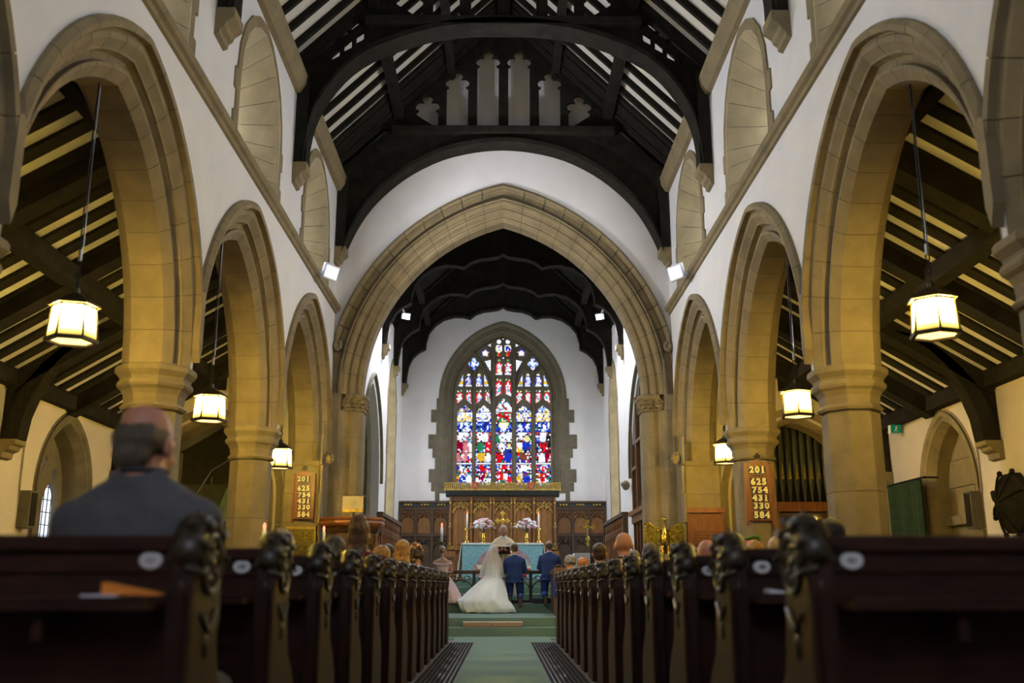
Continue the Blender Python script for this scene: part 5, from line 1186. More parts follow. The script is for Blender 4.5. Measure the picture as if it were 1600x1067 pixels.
def xf(c,yaw,pitch,roll=0):
    m=Matrix.Translation(Vector(c))@Matrix.Rotation(yaw,4,'Z')@Matrix.Rotation(roll,4,'Y')@Matrix.Rotation(-pitch,4,'X')
    return lambda x,y,z:tuple(m@Vector((x,y,z)))
def head_mb(mb,f,s=1.0,fem=False):
    "head; +y is the face, origin at the head centre (between the ears)"
    B=lambda c,rx,ry,rz,n=12,m=9: mb.blob((c[0]*s,c[1]*s,c[2]*s),rx*s,ry*s,rz*s,n,m,tf=f)
    B((0,-.014,.033),.080,.096,.088); B((0,-.02,.062),.072,.084,.062); B((0,.035,-.02),.062,.062,.085); B((0,.045,-.075),.045,.045,.035); B((0,.06,.015),.055,.04,.045)
    B((0,.105,-.022),.012,.018,.016,8,6); B((0,.098,.0),.010,.012,.03,8,6); B((0,.094,-.058),.024,.012,.010,8,6); B((0,.086,-.085),.02,.016,.014,8,6)
    for q in(-1,1):
        B((q*.030,.088,.028),.024,.012,.009,8,6); B((q*.084,-.010,-.008),.010,.025,.036,8,6); B((q*.040,.075,-.03),.02,.018,.022,8,6)
def neck(mb,a,b,r): mb.chain([(*a,r*1.12),(*((Vector(a)+Vector(b))/2),r),(*b,r)],10)
def torso(mb,rings,n=16,p=2.4):
    R=[]
    for z,cy,rx,ry in rings:
        ring=[]
        for i in range(n):
            a=2*PI*i/n; c,s_=math.cos(a),math.sin(a)
            ring.append((rx*math.copysign(abs(c)**(2/p),c),cy+ry*math.copysign(abs(s_)**(2/p),s_),z))
        R.append(ring)
    mb.loft(R)
def hair(kind,mat,parent,f,s=1.0,v=.010):
    mb=MB(); B=lambda c,rx,ry,rz,n=12,m=9: mb.blob((c[0]*s,c[1]*s,c[2]*s),rx*s,ry*s,rz*s,n,m,tf=f); nz=None
    cap=lambda g=0: B((0,-.026,.044),.085+g,.095+g,.088+g)
    if kind=='short': cap(); B((0,-.045,-.01),.072,.065,.07); nz=(.006,.02)
    elif kind=='bald_sides':
        for q in(-1,1): B((q*.055,-.03,-.005),.026,.062,.045)
        B((0,-.075,-.012),.062,.030,.05); nz=(.006,.02)
    elif kind=='fringe_thin':
        B((0,-.052,.012),.079,.064,.070); B((0,-.072,-.04),.062,.038,.05)
        for q in(-1,1): B((q*.060,-.015,.012),.024,.050,.045)
        nz=(.006,.02)
    elif kind=='long':
        cap(.008); B((0,-.05,-.03),.094,.068,.10); B((0,-.058,-.12),.10,.058,.12); B((0,-.058,-.20),.098,.05,.12); nz=(.012,.03)
    elif kind=='bob': cap(.008); B((0,-.045,-.03),.092,.07,.09); B((0,-.045,-.08),.09,.062,.07); nz=(.010,.03)
    elif kind=='bun':
        cap(); B((0,-.05,-.02),.07,.055,.07); B((.0,-.06,.12),.055,.05,.035); B((.02,-.055,.135),.04,.035,.03); nz=(.008,.02)
    elif kind=='low_bun': cap(); B((0,-.05,-.01),.068,.055,.055); B((.0,-.105,-.015),.042,.035,.042); B((.02,-.1,.03),.03,.03,.03); nz=(.008,.02)
    elif kind=='half_up':
        cap(.004); B((0,-.05,-.03),.086,.062,.10); B((0,-.06,-.16),.09,.05,.15); B((0,-.05,.115),.062,.055,.042); B((.01,-.03,.14),.04,.04,.028); B((-.03,-.07,.10),.04,.03,.03); nz=(.012,.025)
    elif kind=='curls':
        cap(); rr=random.Random(8)
        for i in range(34):
            a=rr.uniform(PI*.95,PI*2.05); z=rr.uniform(-.075,.11); B((.072*math.cos(a),-.03+.075*math.sin(a),z),.026,.026,.026,8,6)
        nz=None
    if kind=='curly':
        rr=random.Random(5); cap()
        for i in range(60):
            a=rr.uniform(0,2*PI); e=rr.uniform(-.5,1.5); x,y,z=.084*math.cos(e)*math.cos(a),-.02+.094*math.cos(e)*math.sin(a),.035+.088*math.sin(e)
            if y>.045 and z<.06: continue
            B((x,y,z),.020,.020,.020,7,5)
    return organic('hair',mb,mat,parent,v,2,nz)
def hand(mb,wrist,dirv,palmn,s=1.0,curl=.6,thumb=1):
    "palm and five separate fingers as tapering chains"
    d=Vector(dirv).normalized(); n=Vector(palmn).normalized(); sd=d.cross(n).normalized(); W_=Vector(wrist)
    for k in range(4):
        o=(k-1.5)*.019*s; b=W_+sd*o*.8; kn=W_+d*.085*s+sd*o; mb.chain([(*b,.014*s),(*kn,.0115*s)],7)
        l=[.062,.074,.070,.054][k]*s; c1=(d*math.cos(curl)+n*math.sin(curl)).normalized(); c2=(d*math.cos(curl*2)+n*math.sin(curl*2)).normalized()
        p1=kn+c1*l*.5; p2=p1+c2*l*.5; mb.chain([(*kn,.0095*s),(*p1,.0085*s),(*p2,.0065*s)],7)
    tb=W_+d*.02*s-sd*thumb*.025*s; t1=tb+(d*.6-sd*thumb*.8)*.035*s+n*.01*s; t2=t1+(d*.9+n*.5)*.03*s; mb.chain([(*tb,.014*s),(*t1,.011*s),(*t2,.008*s)],7)
def sitter(x,row,ztop,label,hk,hcol,top,skn=skin,sc_=1.0,yaw=0,pitch=.12,wide=1.0,collar=None,dy=.24,extra=None,v=.016):
    y=ROW0+DR*row+dy; t=thing('person',label,'person',(x,y,0),yaw,'wedding guests seated in the pews')
    S=(ztop-.455)/.865*1.0; s=sc_; sh=ztop-.258*s; hz=ztop-.125*s      # shoulder height, head centre
    f=xf((0,.035,hz),0,pitch); bod=MB(); head_mb(bod,f,s)
    neck(bod,(0,-.005,sh-.02),(0,.022,hz-.05*s),.052*s)
    T=[(.43,0,.155,.115),(.55,.0,.16,.12),(.66,-.005,.145*wide,.105),(.78,-.01,.165*wide,.115),(sh-.14,-.015,.185*wide,.115),(sh-.05,-.015,.185*wide,.09),(sh-.015,-.01,.135*wide,.075),(sh+.025,-.005,.078,.062)]
    T=[(z,cy,rx*s,ry*s) for z,cy,rx,ry in T]; torso(bod,T)
    arm=[]; 
    for q in(-1,1):
        A=[(q*.185*wide*s,-.015,sh-.075,.052*s),(q*.200*wide*s,.03,sh-.33*s,.044*s),(q*.12*s,.21,.60,.034*s),(q*.06*s,.28,.585,.028*s)]; arm.append(A); bod.chain(A,9)
        hand(bod,(q*.06*s,.28,.585),(-q*.5,.8,-.2),(0,-.2,-1),s*.95,.5,-q)
        bod.chain([(q*.085,.0,.53,.085),(q*.10,.40,.52,.062),(q*.105,.43,.28,.052),(q*.105,.42,.09,.036)],9); bod.chain([(q*.105,.42,.045,.036),(q*.115,.56,.03,.028)],8)
    body=organic('body',bod,skn,t,v,3)
    cl=MB(); g=.014
    torso(cl,[(z-(.012 if i==7 else 0),cy,rx+g,ry+g) for i,(z,cy,rx,ry) in enumerate(T)])
    for A in arm: cl.chain([(a,b,c,r+g) for a,b,c,r in A[:3]],9)
    organic('top',cl,top,t,v,3)
    lg=MB()
    for q in(-1,1): lg.chain([(q*.085,.0,.53,.097),(q*.10,.40,.52,.074),(q*.105,.43,.28,.064),(q*.105,.42,.12,.05)],9)
    organic('lower_clothing',lg,cloth('dark_lower_cloth',(.02,.02,.025)),t,.02,2)
    if hk: hair(hk,hcol,t,f,s,.011)
    if collar:
        mb=MB(); mb.tube([(.062*s*math.cos(R_(a)),-.002+.058*s*math.sin(R_(a)),sh+.035) for a in range(0,360,30)],.011,6,closed=True); mb.build('collar',collar,t,smooth=True)
    if extra: extra(t,f,s)
    return t
grey_suit=cloth('charcoal_suit',(.085,.085,.098)); black_suit=cloth('black_jacket',(.010,.010,.013)); navy=cloth('dark_navy_jacket',(.010,.014,.035)); burg=cloth('burgundy_dress',(.10,.008,.018)); pinkd=cloth('pale_pink_dress',(.62,.36,.32)); bluev=cloth('royal_blue_jacket',(.02,.05,.42)); brown_t=cloth('brown_jacket',(.05,.03,.018)); tan=cloth('tan_top',(.25,.16,.07)); redj=cloth('coral_red_top',(.60,.08,.03))
h_brown=hairm('brown_hair',(.085,.035,.012)); h_dark=hairm('dark_hair',(.018,.011,.007)); h_blond=hairm('honey_blonde_hair',(.36,.18,.045),(.15,.07,.018)); h_blond2=hairm('golden_blonde_hair',(.42,.22,.05),(.20,.09,.02)); h_ginger=hairm('ginger_hair',(.42,.15,.025),(.22,.07,.012)); h_grey=hairm('grey_hair',(.20,.19,.17)); h_gbrown=hairm('grey_brown_hair',(.09,.065,.04)); h_lb=hairm('fair_hair',(.50,.33,.12)); h_dkbr=hairm('dark_brown_hair',(.04,.018,.008))
white_shirt=cloth('white_shirt',(.70,.70,.74))
# the man close to the camera
t=thing('person','balding man in a dark grey suit seated in the second row, seen from behind','person',(-1.115,3.13,0),R_(-4)); f=xf((-.015,.02,1.305),R_(-7),.10)
bod=MB(); head_mb(bod,f,1.04); neck(bod,(0,-.02,1.15),(-.012,.01,1.25),.064)
T=[(.43,0,.17,.13),(.55,0,.18,.135),(.68,-.005,.175,.13),(.84,-.015,.205,.135),(1.0,-.025,.215,.13),(1.09,-.03,.205,.105),(1.145,-.025,.165,.085),(1.185,-.02,.10,.075),(1.215,-.012,.072,.068)]; torso(bod,T,20); arms=[]
for q in(-1,1):
    A=[(q*.188,-.03,1.065,.064),(q*.178,.04,.78,.052),(q*.11,.22,.62,.042),(q*.06,.29,.60,.034)]; arms.append(A); bod.chain(A,10); hand(bod,(q*.06,.29,.6),(-q*.5,.8,-.2),(0,-.2,-1),1,.5,-q)
    bod.chain([(q*.09,.0,.54,.09),(q*.11,.42,.53,.068),(q*.11,.45,.28,.056),(q*.11,.44,.09,.04)],10); bod.chain([(q*.11,.44,.045,.038),(q*.12,.60,.03,.03)],8)
organic('body',bod,skin_r,t,.010,3)
cl=MB(); torso(cl,[(z-(.02 if i==8 else 0),cy,rx+.018,ry+.018) for i,(z,cy,rx,ry) in enumerate(T)],20)
for A in arms: cl.chain([(a,b,c,r+.018) for a,b,c,r in A[:3]],12)
for q in(-1,1): cl.chain([(0,-.10,1.17,.03),(q*.07,-.05,1.205,.026),(q*.075,.03,1.17,.02)],8)
for q in(-1,1): cl.chain([(q*.05,-.155,.62,.012),(q*.03,-.17,.85,.010),(q*.12,-.15,1.0,.008)],6)
organic('jacket',cl,grey_suit,t,.012,4)
lg=MB()
for q in(-1,1): lg.chain([(q*.09,.0,.54,.10),(q*.11,.42,.53,.08),(q*.11,.45,.28,.068),(q*.11,.44,.12,.055)],9)
organic('trousers',lg,grey_suit,t,.018,2); hair('fringe_thin',h_gbrown,t,f,1.04,.008)
mb=MB(); mb.tube([(.068*math.cos(R_(a)),-.012+.068*math.sin(R_(a)),1.222) for a in range(0,360,24)],.010,6,closed=True); mb.build('shirt_collar',cloth('dark_shirt',(.03,.03,.035)),t,smooth=True)
# left-hand guests
sitter(-1.13,5,1.385,'brown-haired woman with a high bun and long hair in a burgundy top, near the pulpit','half_up',h_brown,burg,pitch=.05,v=.014)
sitter(-1.16,4,1.20,'dark-haired guest with bowed head behind the carved pew end, left of the bun woman','short',h_dark,black_suit,pitch=.45)
sitter(-1.32,3,1.19,'fair-haired guest half hidden behind the second carved pew end on the left','bob',h_lb,tan,pitch=.2)
sitter(-1.78,8,1.33,'fair-haired guest glimpsed just right of the woman with the bun','bob',h_lb,burg)
sitter(-1.18,7,1.245,'blonde woman with straight long hair, left of the two blondes by the pews','long',h_blond,tan,pitch=.15,v=.014)
sitter(-1.45,10,1.38,'guest with short dark brown hair seen between the two blonde women','short',h_dkbr,brown_t)
sitter(-1.17,9,1.385,'blonde woman with long honey hair, right of the two blondes by the pews','long',h_blond2,black_suit,pitch=.1,v=.014)
tulle=M('peach_tulle',(.62,.36,.17),.9,var=.3,scale=20)
def fascin(t,f,s):
    nt_=tulle.node_tree; 
    mb=MB(); rr=random.Random(1)
    for k in range(9):
        c=Vector((rr.uniform(-.03,.05),rr.uniform(-.06,.03),rr.uniform(.11,.15))); nrm=Vector((rr.uniform(-.6,.6),rr.uniform(-1,.2),rr.uniform(.1,.7))).normalized(); u=nrm.cross(Vector((0,0,1))).normalized(); v_=nrm.cross(u); n=16; R0=rr.uniform(.055,.085)
        vs=[c]
        for i in range(n): a=2*PI*i/n; vs.append(c+(u*math.cos(a)+v_*math.sin(a))*R0+nrm*.022*math.sin(5*a+k))
        mb.add([f(*q) for q in vs],[(0,1+i,1+(i+1)%n) for i in range(n)])
    mb.build('fascinator',tulle,t,smooth=True)
sitter(-1.16,11,1.364,'woman with dark curled updo and a peach tulle fascinator, pale pink dress','curls',h_dkbr,pinkd,extra=fascin,pitch=.1,v=.014)
# right-hand guests
sitter(1.05,13,1.325,'woman with curly grey hair and royal blue jacket in a front right pew','curly',h_grey,bluev,pitch=.15)
sitter(1.176,12,1.26,'ginger-haired woman with bobbed hair on the right, beside the dark-haired man','bob',h_ginger,navy,pitch=.2)
sitter(1.135,9,1.355,'dark-haired man in a navy jacket on the right, left of the bald man','short',h_dkbr,navy,sc_=1.03,wide=1.1,v=.014)
sitter(1.19,7,1.38,'bald man in a black jacket on the right of the aisle','',None,black_suit,skn=skin_r,sc_=1.06,wide=1.25,pitch=.12,collar=black_suit,v=.012)
sitter(1.66,10,1.31,'grey-haired guest with blue jacket and white collar behind the bald man','short',h_grey,bluev,collar=white_shirt)
sitter(1.587,8,1.316,'man with cropped grey-fair hair between the bald man and the eagle lectern','short',h_gbrown,black_suit,pitch=.1)
sitter(1.61,5,1.225,'bald pink-headed man half behind a carved pew end below the memorial board','',None,brown_t,skn=skin_r,pitch=.1)
sitter(1.74,6,1.19,'dark-haired guest low behind the pews beside the bald pink-headed man','short',h_dark,black_suit,pitch=.4)
sitter(2.47,7,1.295,'blonde guest whose crown shows beneath the right hymn board','bob',h_blond2,tan)
sitter(2.17,5,1.25,'fair-haired guest partly behind the nearest right pew end','short',h_lb,tan)
def hat(t,f,s):
    mb=MB(); mb.blob((0,-.01,.10),.10,.11,.05,12,7,tf=f); mb.build('red_hat',redj,t,smooth=True)
    m2=MB()
    for i in range(9): m2.blob((.06*math.cos(i*2.4),-.05+.03*math.sin(i*2.4),.15+.012*(i%3)),.03,.02,.02,7,5,tf=f)
    m2.build('green_trim',cloth('green_feather',(.10,.20,.02)),t,smooth=True)
sitter(2.70,8,1.33,'guest in a red hat with green trim left of the hymn board','short',h_dark,redj,extra=hat)
sitter(1.96,3,1.26,'dark-haired guest just right of the nearest right pew end','short',h_dark,black_suit)
# ================================================================= THE WEDDING PARTY
blue_suit=cloth('navy_blue_suit',(.012,.035,.16)); shoe=M('black_shoe_leather',(.012,.010,.009),.25,bump=.02); sole=M('shoe_sole',(.10,.055,.022),.5); 
def kneeler(t,s,hk,hcol,v=.011,lean=.10,yaw=0):
    "kneeling man; knees at the origin, facing +y"
    z=.0; hip=(0,-.10,.50*s); sh=.93*s; hz=1.08*s
    f=xf((0,.10,hz),yaw,.30); bod=MB(); head_mb(bod,f,.98); neck(bod,(0,.02,sh-.02),(0,.075,hz-.05),.054)
    T=[(.42*s,-.10,.150,.115),(.50*s,-.10,.165,.125),(.58*s,-.09,.155,.112),(.68*s,-.06,.160,.112),(.80*s,-.03,.182,.116),(.87*s,-.005,.178,.095),(sh,.005,.115,.068),(sh+.035,.015,.062,.058)]
    torso(bod,T,18); arms=[]; legs=[]
    for q in(-1,1):
        A=[(q*.168,.0,.845*s,.050),(q*.225,.03,.63*s,.044),(q*.16,.27,.62*s,.036),(q*.06,.38,.66*s,.03)]; arms.append(A); bod.chain(A,10); hand(bod,(q*.06,.38,.66*s),(-q*.4,.7,.3),(0,-.3,-1),1,.5,-q)
        G=[(q*.10,-.09,.46*s,.085),(q*.12,.0,.10,.066)]; C=[(q*.12,.0,.085,.062),(q*.115,-.22,.085,.058),(q*.11,-.40,.075,.042)]; legs.append((G,C)); bod.chain(G,10); bod.chain(C,10)
        bod.chain([(q*.11,-.42,.05,.036),(q*.11,-.43,-.09,.034)],8)
    organic('body',bod,skin,t,v,2)
    jk=MB(); g=.015
    T2=[(.37*s,-.125,.185,.135),(.40*s,-.12,.185,.135)]+[(z_-(.02 if i==7 else 0),cy,rx+g,ry+g) for i,(z_,cy,rx,ry) in enumerate(T)]; torso(jk,T2,18)
    for A in arms: jk.chain([(a,b,c,r+g) for a,b,c,r in A[:3]],11)
    for q in(-1,1): jk.chain([(0,-.06,sh+.02,.02),(q*.055,-.01,sh+.03,.018),(q*.065,.06,sh,.015)],7); jk.chain([(q*.055,-.245,.37*s,.02),(q*.05,-.225,.50*s,.012)],6)
    organic('jacket',jk,blue_suit,t,v,3)
    tr=MB()
    for G,C in legs: tr.chain([(a,b,c,r+g) for a,b,c,r in G],11); tr.chain([(a,b,c,r+g) for a,b,c,r in C],11)
    organic('trousers',tr,blue_suit,t,v,2)
    for q in(-1,1):
        mb=MB(); mb.chain([(q*.11,-.405,.06,.043),(q*.11,-.43,-.02,.046),(q*.112,-.425,-.10,.04)],9); sp_=organic('shoe',mb,shoe,t,.008,2)
        m2=MB(); m2.plate([(q*.11+.040*math.cos(a)*(1 if math.sin(a)<0 else .85),-.02+.11*math.sin(a)) for a in [2*PI*i/16 for i in range(16)]],None,lambda u,w_,d:(u,-.468-d,w_),0,.012); m2.build('sole',sole,sp_)
    hair(hk,hcol,t,f,.98,.009); mb=MB(); mb.tube([(.058*math.cos(R_(a)),.012+.055*math.sin(R_(a)),sh+.038) for a in range(0,360,30)],.012,6,closed=True); mb.build('shirt_collar',white_shirt,t,smooth=True)
    return t
g=thing('person','groom in a navy blue suit kneeling at the rail beside the bride','person',(.265,22.12,ZK+.055)); kneeler(g,1.0,'short',hairm('short_brown_hair',(.10,.045,.018)))
bm_=thing('person','best man in a navy blue suit kneeling apart at the rail on the right','person',(1.02,22.10,ZK+.095)); kneeler(bm_,1.02,'fringe_thin',hairm('dark_grey_hair',(.05,.05,.05)))
# bride
br=thing('person','bride in a white full-skirted gown and veil kneeling with her train over the step','person',(-.20,22.05,ZK+.05))
f=xf((0.045,.08,1.06),R_(-25),.28); bod=MB(); head_mb(bod,f,.95); neck(bod,(-.01,.0,.88),(.035,.06,1.01),.044)
T=[(.40,-.10,.16,.12),(.50,-.08,.145,.11),(.60,-.05,.125,.095),(.70,-.03,.140,.10),(.80,-.01,.165,.095),(.86,.0,.150,.075),(.89,.005,.10,.06),(.92,.008,.05,.05)]; torso(bod,T,18)
for q in(-1,1):
    A=[(q*.160,.0,.835,.043),(q*.205,.03,.62,.037),(q*.14,.24,.62,.029),(q*.05,.34,.66,.024)]; bod.chain(A,10); hand(bod,(q*.05,.34,.66),(-q*.4,.7,.3),(0,-.3,-1),.88,.5,-q)
    bod.chain([(q*.09,-.08,.44,.08),(q*.10,.0,.09,.06),(q*.10,-.36,.07,.045)],9)
organic('body',bod,skin,br,.011,2)
gown=M('white_tulle_gown',(.80,.84,.84),.85,var=.05,scale=18,bump=.12,rnd=0)
bd=MB(); torso(bd,[(z,cy,rx+.012,ry+.012) for z,cy,rx,ry in [(.48,-.085,.15,.115)]+T[1:5]],18); organic('bodice',bd,gown,br,.012,2)
sk=MB(); n=72; rr=random.Random(6); ph=[rr.uniform(0,6) for _ in range(6)]
def skirt_ring(z,cx,cy,rx,ry,amp):
    o=[]
    for i in range(n):
        a=2*PI*i/n; w_=1+1.5*amp*(math.sin(9*a+ph[0])+.7*math.sin(14*a+ph[1])+.5*math.sin(23*a+ph[2]))
        o.append((cx+rx*w_*math.cos(a),cy+ry*w_*math.sin(a),z+(.012*math.sin(11*a+ph[3]) if z<-.1 else 0)))
    return o
RG=[]
for z,l,r,cy,ry,am in((.56,.145,.145,-.06,.115,0),(.50,.19,.19,-.09,.16,.004),(.42,.285,.235,-.14,.22,.010),(.30,.42,.275,-.20,.29,.016),(.16,.57,.30,-.28,.37,.020),(.03,.69,.32,-.36,.44,.024),(-.04,.70,.38,-.50,.34,.028),(-.13,.66,.44,-.56,.30,.032),(-.218,.60,.475,-.58,.31,.036)): RG.append((z,(r-l)/2,cy,(r+l)/2,ry,am))
sk.loft([skirt_ring(*r) for r in RG],caps=True); s1=sk.build('skirt',gown,br,smooth=True)
trn=MB(); rings=[]
for t_,(cx,cz,w_) in zip(deint(6,0,1),((-.30,.10,.16),(-.40,.07,.15),(-.50,.055,.14),(-.60,.045,.125),(-.68,.04,.10),(-.74,.035,.07),(-.78,.03,.03))):
    ring=[]
    for i in range(24):
        a=2*PI*i/24; ring.append((cx,-.33+w_*1.5*math.cos(a)*(1+.08*math.sin(5*a+cx*20)),cz-.04+w_*.65*max(-.05/w_,math.sin(a))*(1+.12*math.sin(7*a))))
    rings.append(ring)
trn.loft(rings); trn.build('train',gown,br,smooth=True)
hair('low_bun',hairm('light_blonde_hair',(.48,.32,.13),(.28,.17,.06)),br,f,.95,.009)
vm_=bpy.data.materials.new('sheer_veil'); vm_.use_nodes=True; nt=vm_.node_tree; pb=nt.nodes['Principled BSDF']; pb.inputs['Base Color'].default_value=(.85,.87,.90,1); pb.inputs['Roughness'].default_value=.9
tr_=nt.nodes.new('ShaderNodeBsdfTransparent'); mx=nt.nodes.new('ShaderNodeMixShader'); mx.inputs[0].default_value=.38; nt.links.new(tr_.outputs[0],mx.inputs[1]); nt.links.new(pb.outputs[0],mx.inputs[2]); nt.links.new(mx.outputs[0],nt.nodes['Material Output'].inputs[0])
ve=MB(); rings=[]
for z,cx,cy,rx,ry,am in((1.170,.01,.04,.03,.03,0),(1.155,.0,.02,.075,.075,.01),(1.09,-.005,.0,.10,.11,.02),(.98,-.02,-.02,.125,.14,.03),(.85,-.02,-.04,.19,.15,.04),(.70,-.03,-.06,.23,.17,.05),(.55,-.03,-.08,.255,.19,.06),(.50,-.03,-.085,.262,.195,.07)):
    ring=[]
    for i in range(40):
        a=R_(150)+R_(240)*i/39; q=1+am*(math.sin(11*a+1)+.6*math.sin(19*a)); ring.append((cx+rx*q*math.cos(a),cy+ry*q*math.sin(a),z))
    rings.append(ring)
nn=40; vs=[p for r in rings for p in r]; fs=[(k*nn+i,k*nn+i+1,(k+1)*nn+i+1,(k+1)*nn+i) for k in range(len(rings)-1) for i in range(nn-1)]
ve.add(vs,fs); vo=ve.build('veil',vm_,br,smooth=True)
MB().tube(rings[-1],.006,5).build('veil_edging',gown,vo,smooth=True)
# priest
prs=thing('person','priest in a cream cope and gold stole reading from a book behind the rail','person',(.02,23.55,ZK),PI)
hz=1.60; f=xf((0,.055,hz),0,.52); bod=MB(); head_mb(bod,f,1.02); neck(bod,(0,-.01,1.43),(0,.03,hz-.05),.056)
T=[(.80,0,.17,.12),(.95,0,.165,.12),(1.10,0,.16,.115),(1.25,-.005,.165,.12),(1.34,-.01,.16,.10),(1.41,-.01,.115,.07),(1.46,-.005,.065,.06)]; torso(bod,T,18); pa=[]
for q in(-1,1):
    A=[(q*.15,-.005,1.31,.047),(q*.22,.04,1.08,.044),(q*.15,.25,1.09,.036),(q*.085,.33,1.13,.030)]; pa.append(A); bod.chain(A,10); hand(bod,(q*.085,.33,1.13),(-q*.35,.8,.25),(0,-.15,1),1.05,.45,q)
    bod.chain([(q*.095,0,.84,.085),(q*.10,.02,.46,.06),(q*.10,-.01,.10,.042)],10); bod.chain([(q*.10,.0,.045,.04),(q*.11,.17,.03,.03)],8)
organic('body',bod,skin_r,prs,.0095,2)
ey=M('eye_white',(.5,.48,.45),.3,bump=0); ir=M('dark_iris',(.02,.015,.01),.3,bump=0)
for q in(-1,1):
    mb=MB(); mb.blob((q*.029,.0925,.012),.010,.006,.004,8,6,tf=f); e_=mb.build('eye',ey,prs,smooth=True); mb=MB(); mb.blob((q*.029,.098,.0105),.0045,.002,.003,7,5,tf=f); mb.build('iris',ir,e_,smooth=True)
mb=MB(); mb.blob((0,.103,-.058),.022,.006,.006,8,5,tf=f); mb.build('mouth',M('lips',(.30,.09,.07),.5),prs,smooth=True)
hw=hairm('silver_hair',(.42,.42,.44),(.22,.22,.23)); hm=MB()
def HB(c,rx,ry,rz): hm.blob(c,rx,ry,rz,12,9,tf=f)
HB((0,-.03,.05),.082,.088,.082); HB((-.07,.0,.02),.02,.055,.05); HB((.07,.0,.02),.02,.055,.05); organic('hair',hm,hw,prs,.009,2,(.008,.02))
bdm=MB(); bdm.blob((0,.075,-.088),.042,.03,.028,10,7,tf=f)
for q in(-1,1): bdm.blob((q*.05,.04,-.06),.022,.035,.03,8,6,tf=f)
organic('beard',bdm,hw,prs,.008,2,(.005,.02))
copem=M('cream_cope',(.72,.66,.50),.85,var=.08,scale=9,bump=.06); stolem=M('gold_brocade',(.40,.33,.15),.7,var=.45,scale=24,bump=.2); alb=M('white_alb',(.74,.75,.74),.9,var=.04)
cp=MB(); n=40
def cring(z,rx,ry,cy,am):
    o=[]
    for i in range(n):
        a=2*PI*i/n; w_=1+am*(math.sin(8*a+1)+.6*math.sin(13*a)); c,s_=math.cos(a),math.sin(a); o.append((rx*w_*math.copysign(abs(c)**.9,c),cy+ry*w_*math.copysign(abs(s_)**.9,s_),z))
    return o
cp.loft([cring(*r) for r in((.14,.33,.26,.02,.03),(.5,.31,.24,.02,.025),(.85,.29,.21,.02,.02),(1.05,.30,.20,.02,.012),(1.20,.30,.18,.01,.008),(1.34,.262,.145,0,.004),(1.42,.19,.105,0,0),(1.475,.085,.08,0,0))]); 
for A in pa: cp.chain([(A[0][0]*.72,-.01,1.32,.07),(A[1][0]*.92,.04,1.10,.085),(A[2][0],A[2][1]-.05,A[2][2]-.05,.085)],12)
organic('cope',cp,copem,prs,.014,3)
sl=MB()
for q in(-1,1): sl.loft([[(q*.02,y,z),(q*.135,y-.02,z),(q*.135,y+.0,z),(q*.02,y+.02,z)] for z,y in((.18,.292),(.6,.275),(.95,.245),(1.1,.235),(1.22,.205))])
sl.build('stole',stolem,prs)
mb=MB(); mb.plate([(-.06,1.47),(.06,1.47),(.02,1.36),(0,1.40),(-.02,1.36)],None,lambda u,w_,d:(u,.115+(1.47-w_)*.5+d,w_),0,.01); mb.build('collar',alb,prs)
mb=MB(); mb.lathe([(.075,1.455),(.068,1.50),(.062,1.50)],n=14); mb.build('amice',alb,prs)
bk=thing('service_book','dark red service book held open in the priest\u2019s hands','book',(.02,23.17,ZK+1.155),PI)
tf=lambda x,y,z:tuple(Matrix.Rotation(R_(52),4,'X')@Vector((x,y,z)))
mb=MB(); mb.box(-.155,-.10,-.012,0,.10,.0,tf=tf); mb.box(0,-.10,-.012,.155,.10,.0,tf=tf); mb.build('cover',M('maroon_cover',(.035,.008,.008),.5),bk)
mb=MB(); mb.box(-.145,-.093,0,-.003,.093,.022,tf=tf); mb.box(.003,-.093,0,.145,.093,.022,tf=tf); 
mb.build('pages',wpp,bk); MB().add([tf(-.04,.08,.03),tf(-.13,.13,.10),tf(-.13,-.01,.10),tf(-.04,-.07,.03),tf(-.042,.08,.032),tf(-.132,.13,.102),tf(-.132,-.01,.102),tf(-.042,-.07,.032)],[(0,1,2,3),(7,6,5,4)]).build('turned_page',wpp,bk)
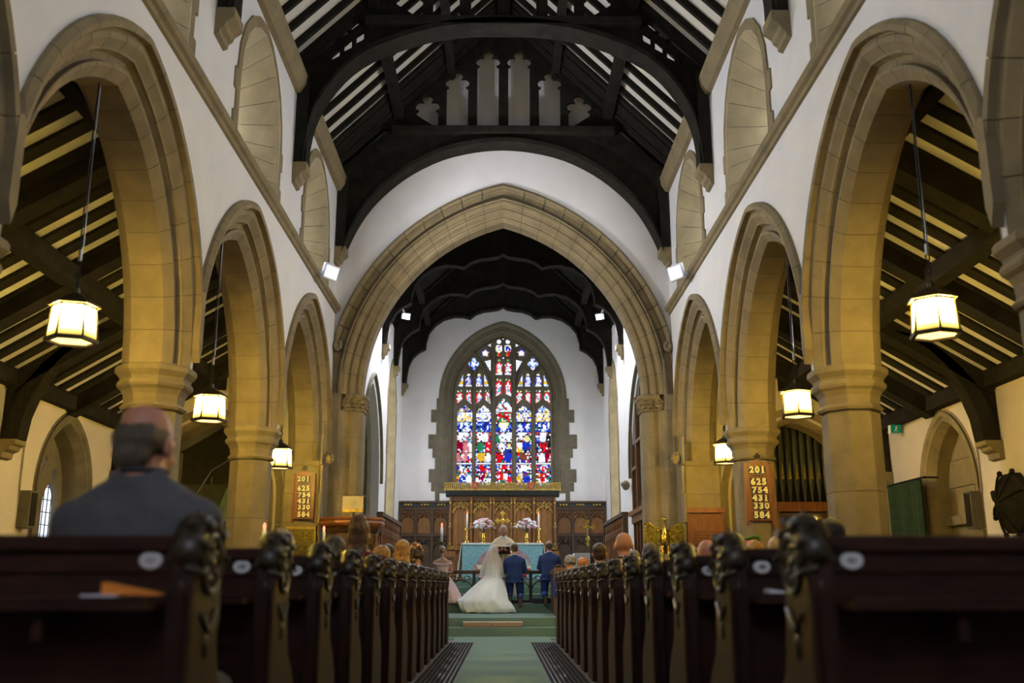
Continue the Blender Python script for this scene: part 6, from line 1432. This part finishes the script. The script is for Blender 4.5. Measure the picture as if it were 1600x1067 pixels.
# bridesmaid
bdmd=thing('person','bridesmaid in a pale pink off-shoulder dress kneeling on the left','person',(-1.30,22.05,ZK+.06))
f=xf((0,.07,1.03),0,.35); bod=MB(); head_mb(bod,f,.88); neck(bod,(0,.0,.86),(0,.05,.98),.041)
T=[(.38,-.09,.15,.115),(.48,-.07,.135,.105),(.58,-.05,.115,.09),(.68,-.03,.130,.095),(.78,-.01,.158,.09),(.835,.0,.150,.072),(.865,.005,.095,.058),(.89,.008,.048,.047)]; torso(bod,T,18)
for q in(-1,1):
    A=[(q*.158,.0,.805,.042),(q*.205,.02,.60,.036),(q*.13,.22,.58,.028),(q*.05,.30,.62,.024)]; bod.chain(A,10); hand(bod,(q*.05,.30,.62),(-q*.4,.7,.3),(0,-.3,-1),.85,.5,-q); bod.chain([(q*.085,-.08,.42,.075),(q*.095,.0,.09,.058),(q*.095,-.34,.07,.042)],9)
organic('body',bod,skin,bdmd,.011,2)
pk=M('pale_pink_satin',(.66,.47,.46),.6,var=.08,bump=.05); bd=MB(); torso(bd,[(z,cy,rx+.012,ry+.012) for z,cy,rx,ry in T[1:4]+[(.74,-.015,.15,.094)]],18)
bd.tube([(.19*math.cos(R_(a)),-.005+.115*math.sin(R_(a)),.755+.02*math.cos(R_(2*a))) for a in range(0,360,20)],.032,7,closed=True); organic('bodice',bd,pk,bdmd,.011,2)
MB().lathe([(.132,.50),(.135,.55),(.128,.555)],(0,-.055,0),16).build('waist_sash',gown,bdmd)
mb=MB()
for q in(-1,1): mb.blob((q*.05,-.165,.525),.05,.02,.03,9,6); mb.chain([(q*.01,-.165,.52,.014),(q*.03,-.185,.40,.02)],6)
mb.build('sash_bow',gown,bdmd,smooth=True)
sk=MB(); n=48; sk.loft([skirt_ring(z,.04+.10*(.5-z),-.08-.15*(.5-z),r,r*.9,a)[::1] for z,r,a in((.51,.135,0),(.45,.18,.004),(.33,.25,.012),(.18,.32,.02),(.0,.375,.026),(-.055,.385,.028))]) if False else None
n=72
sk.loft([skirt_ring(z,.02+.14*(.5-z),-.08-.15*(.5-z),r,r*.9,a) for z,r,a in((.51,.135,0),(.45,.18,.004),(.33,.25,.012),(.18,.31,.02),(.03,.36,.026),(-.05,.375,.028))]); sk.build('skirt',pk,bdmd,smooth=True)
hair('low_bun',hairm('ash_blonde_hair',(.30,.21,.10),(.16,.10,.045)),bdmd,f,.88,.009)
mb=MB()
for k in range(6): mb.blob((.05*math.cos(k*1.05),-.075+.01*(k%2),.04+.045*math.sin(k*1.05)),.014,.012,.014,7,5,tf=f)
mb.build('hair_flowers',pet_w,bdmd,smooth=True)
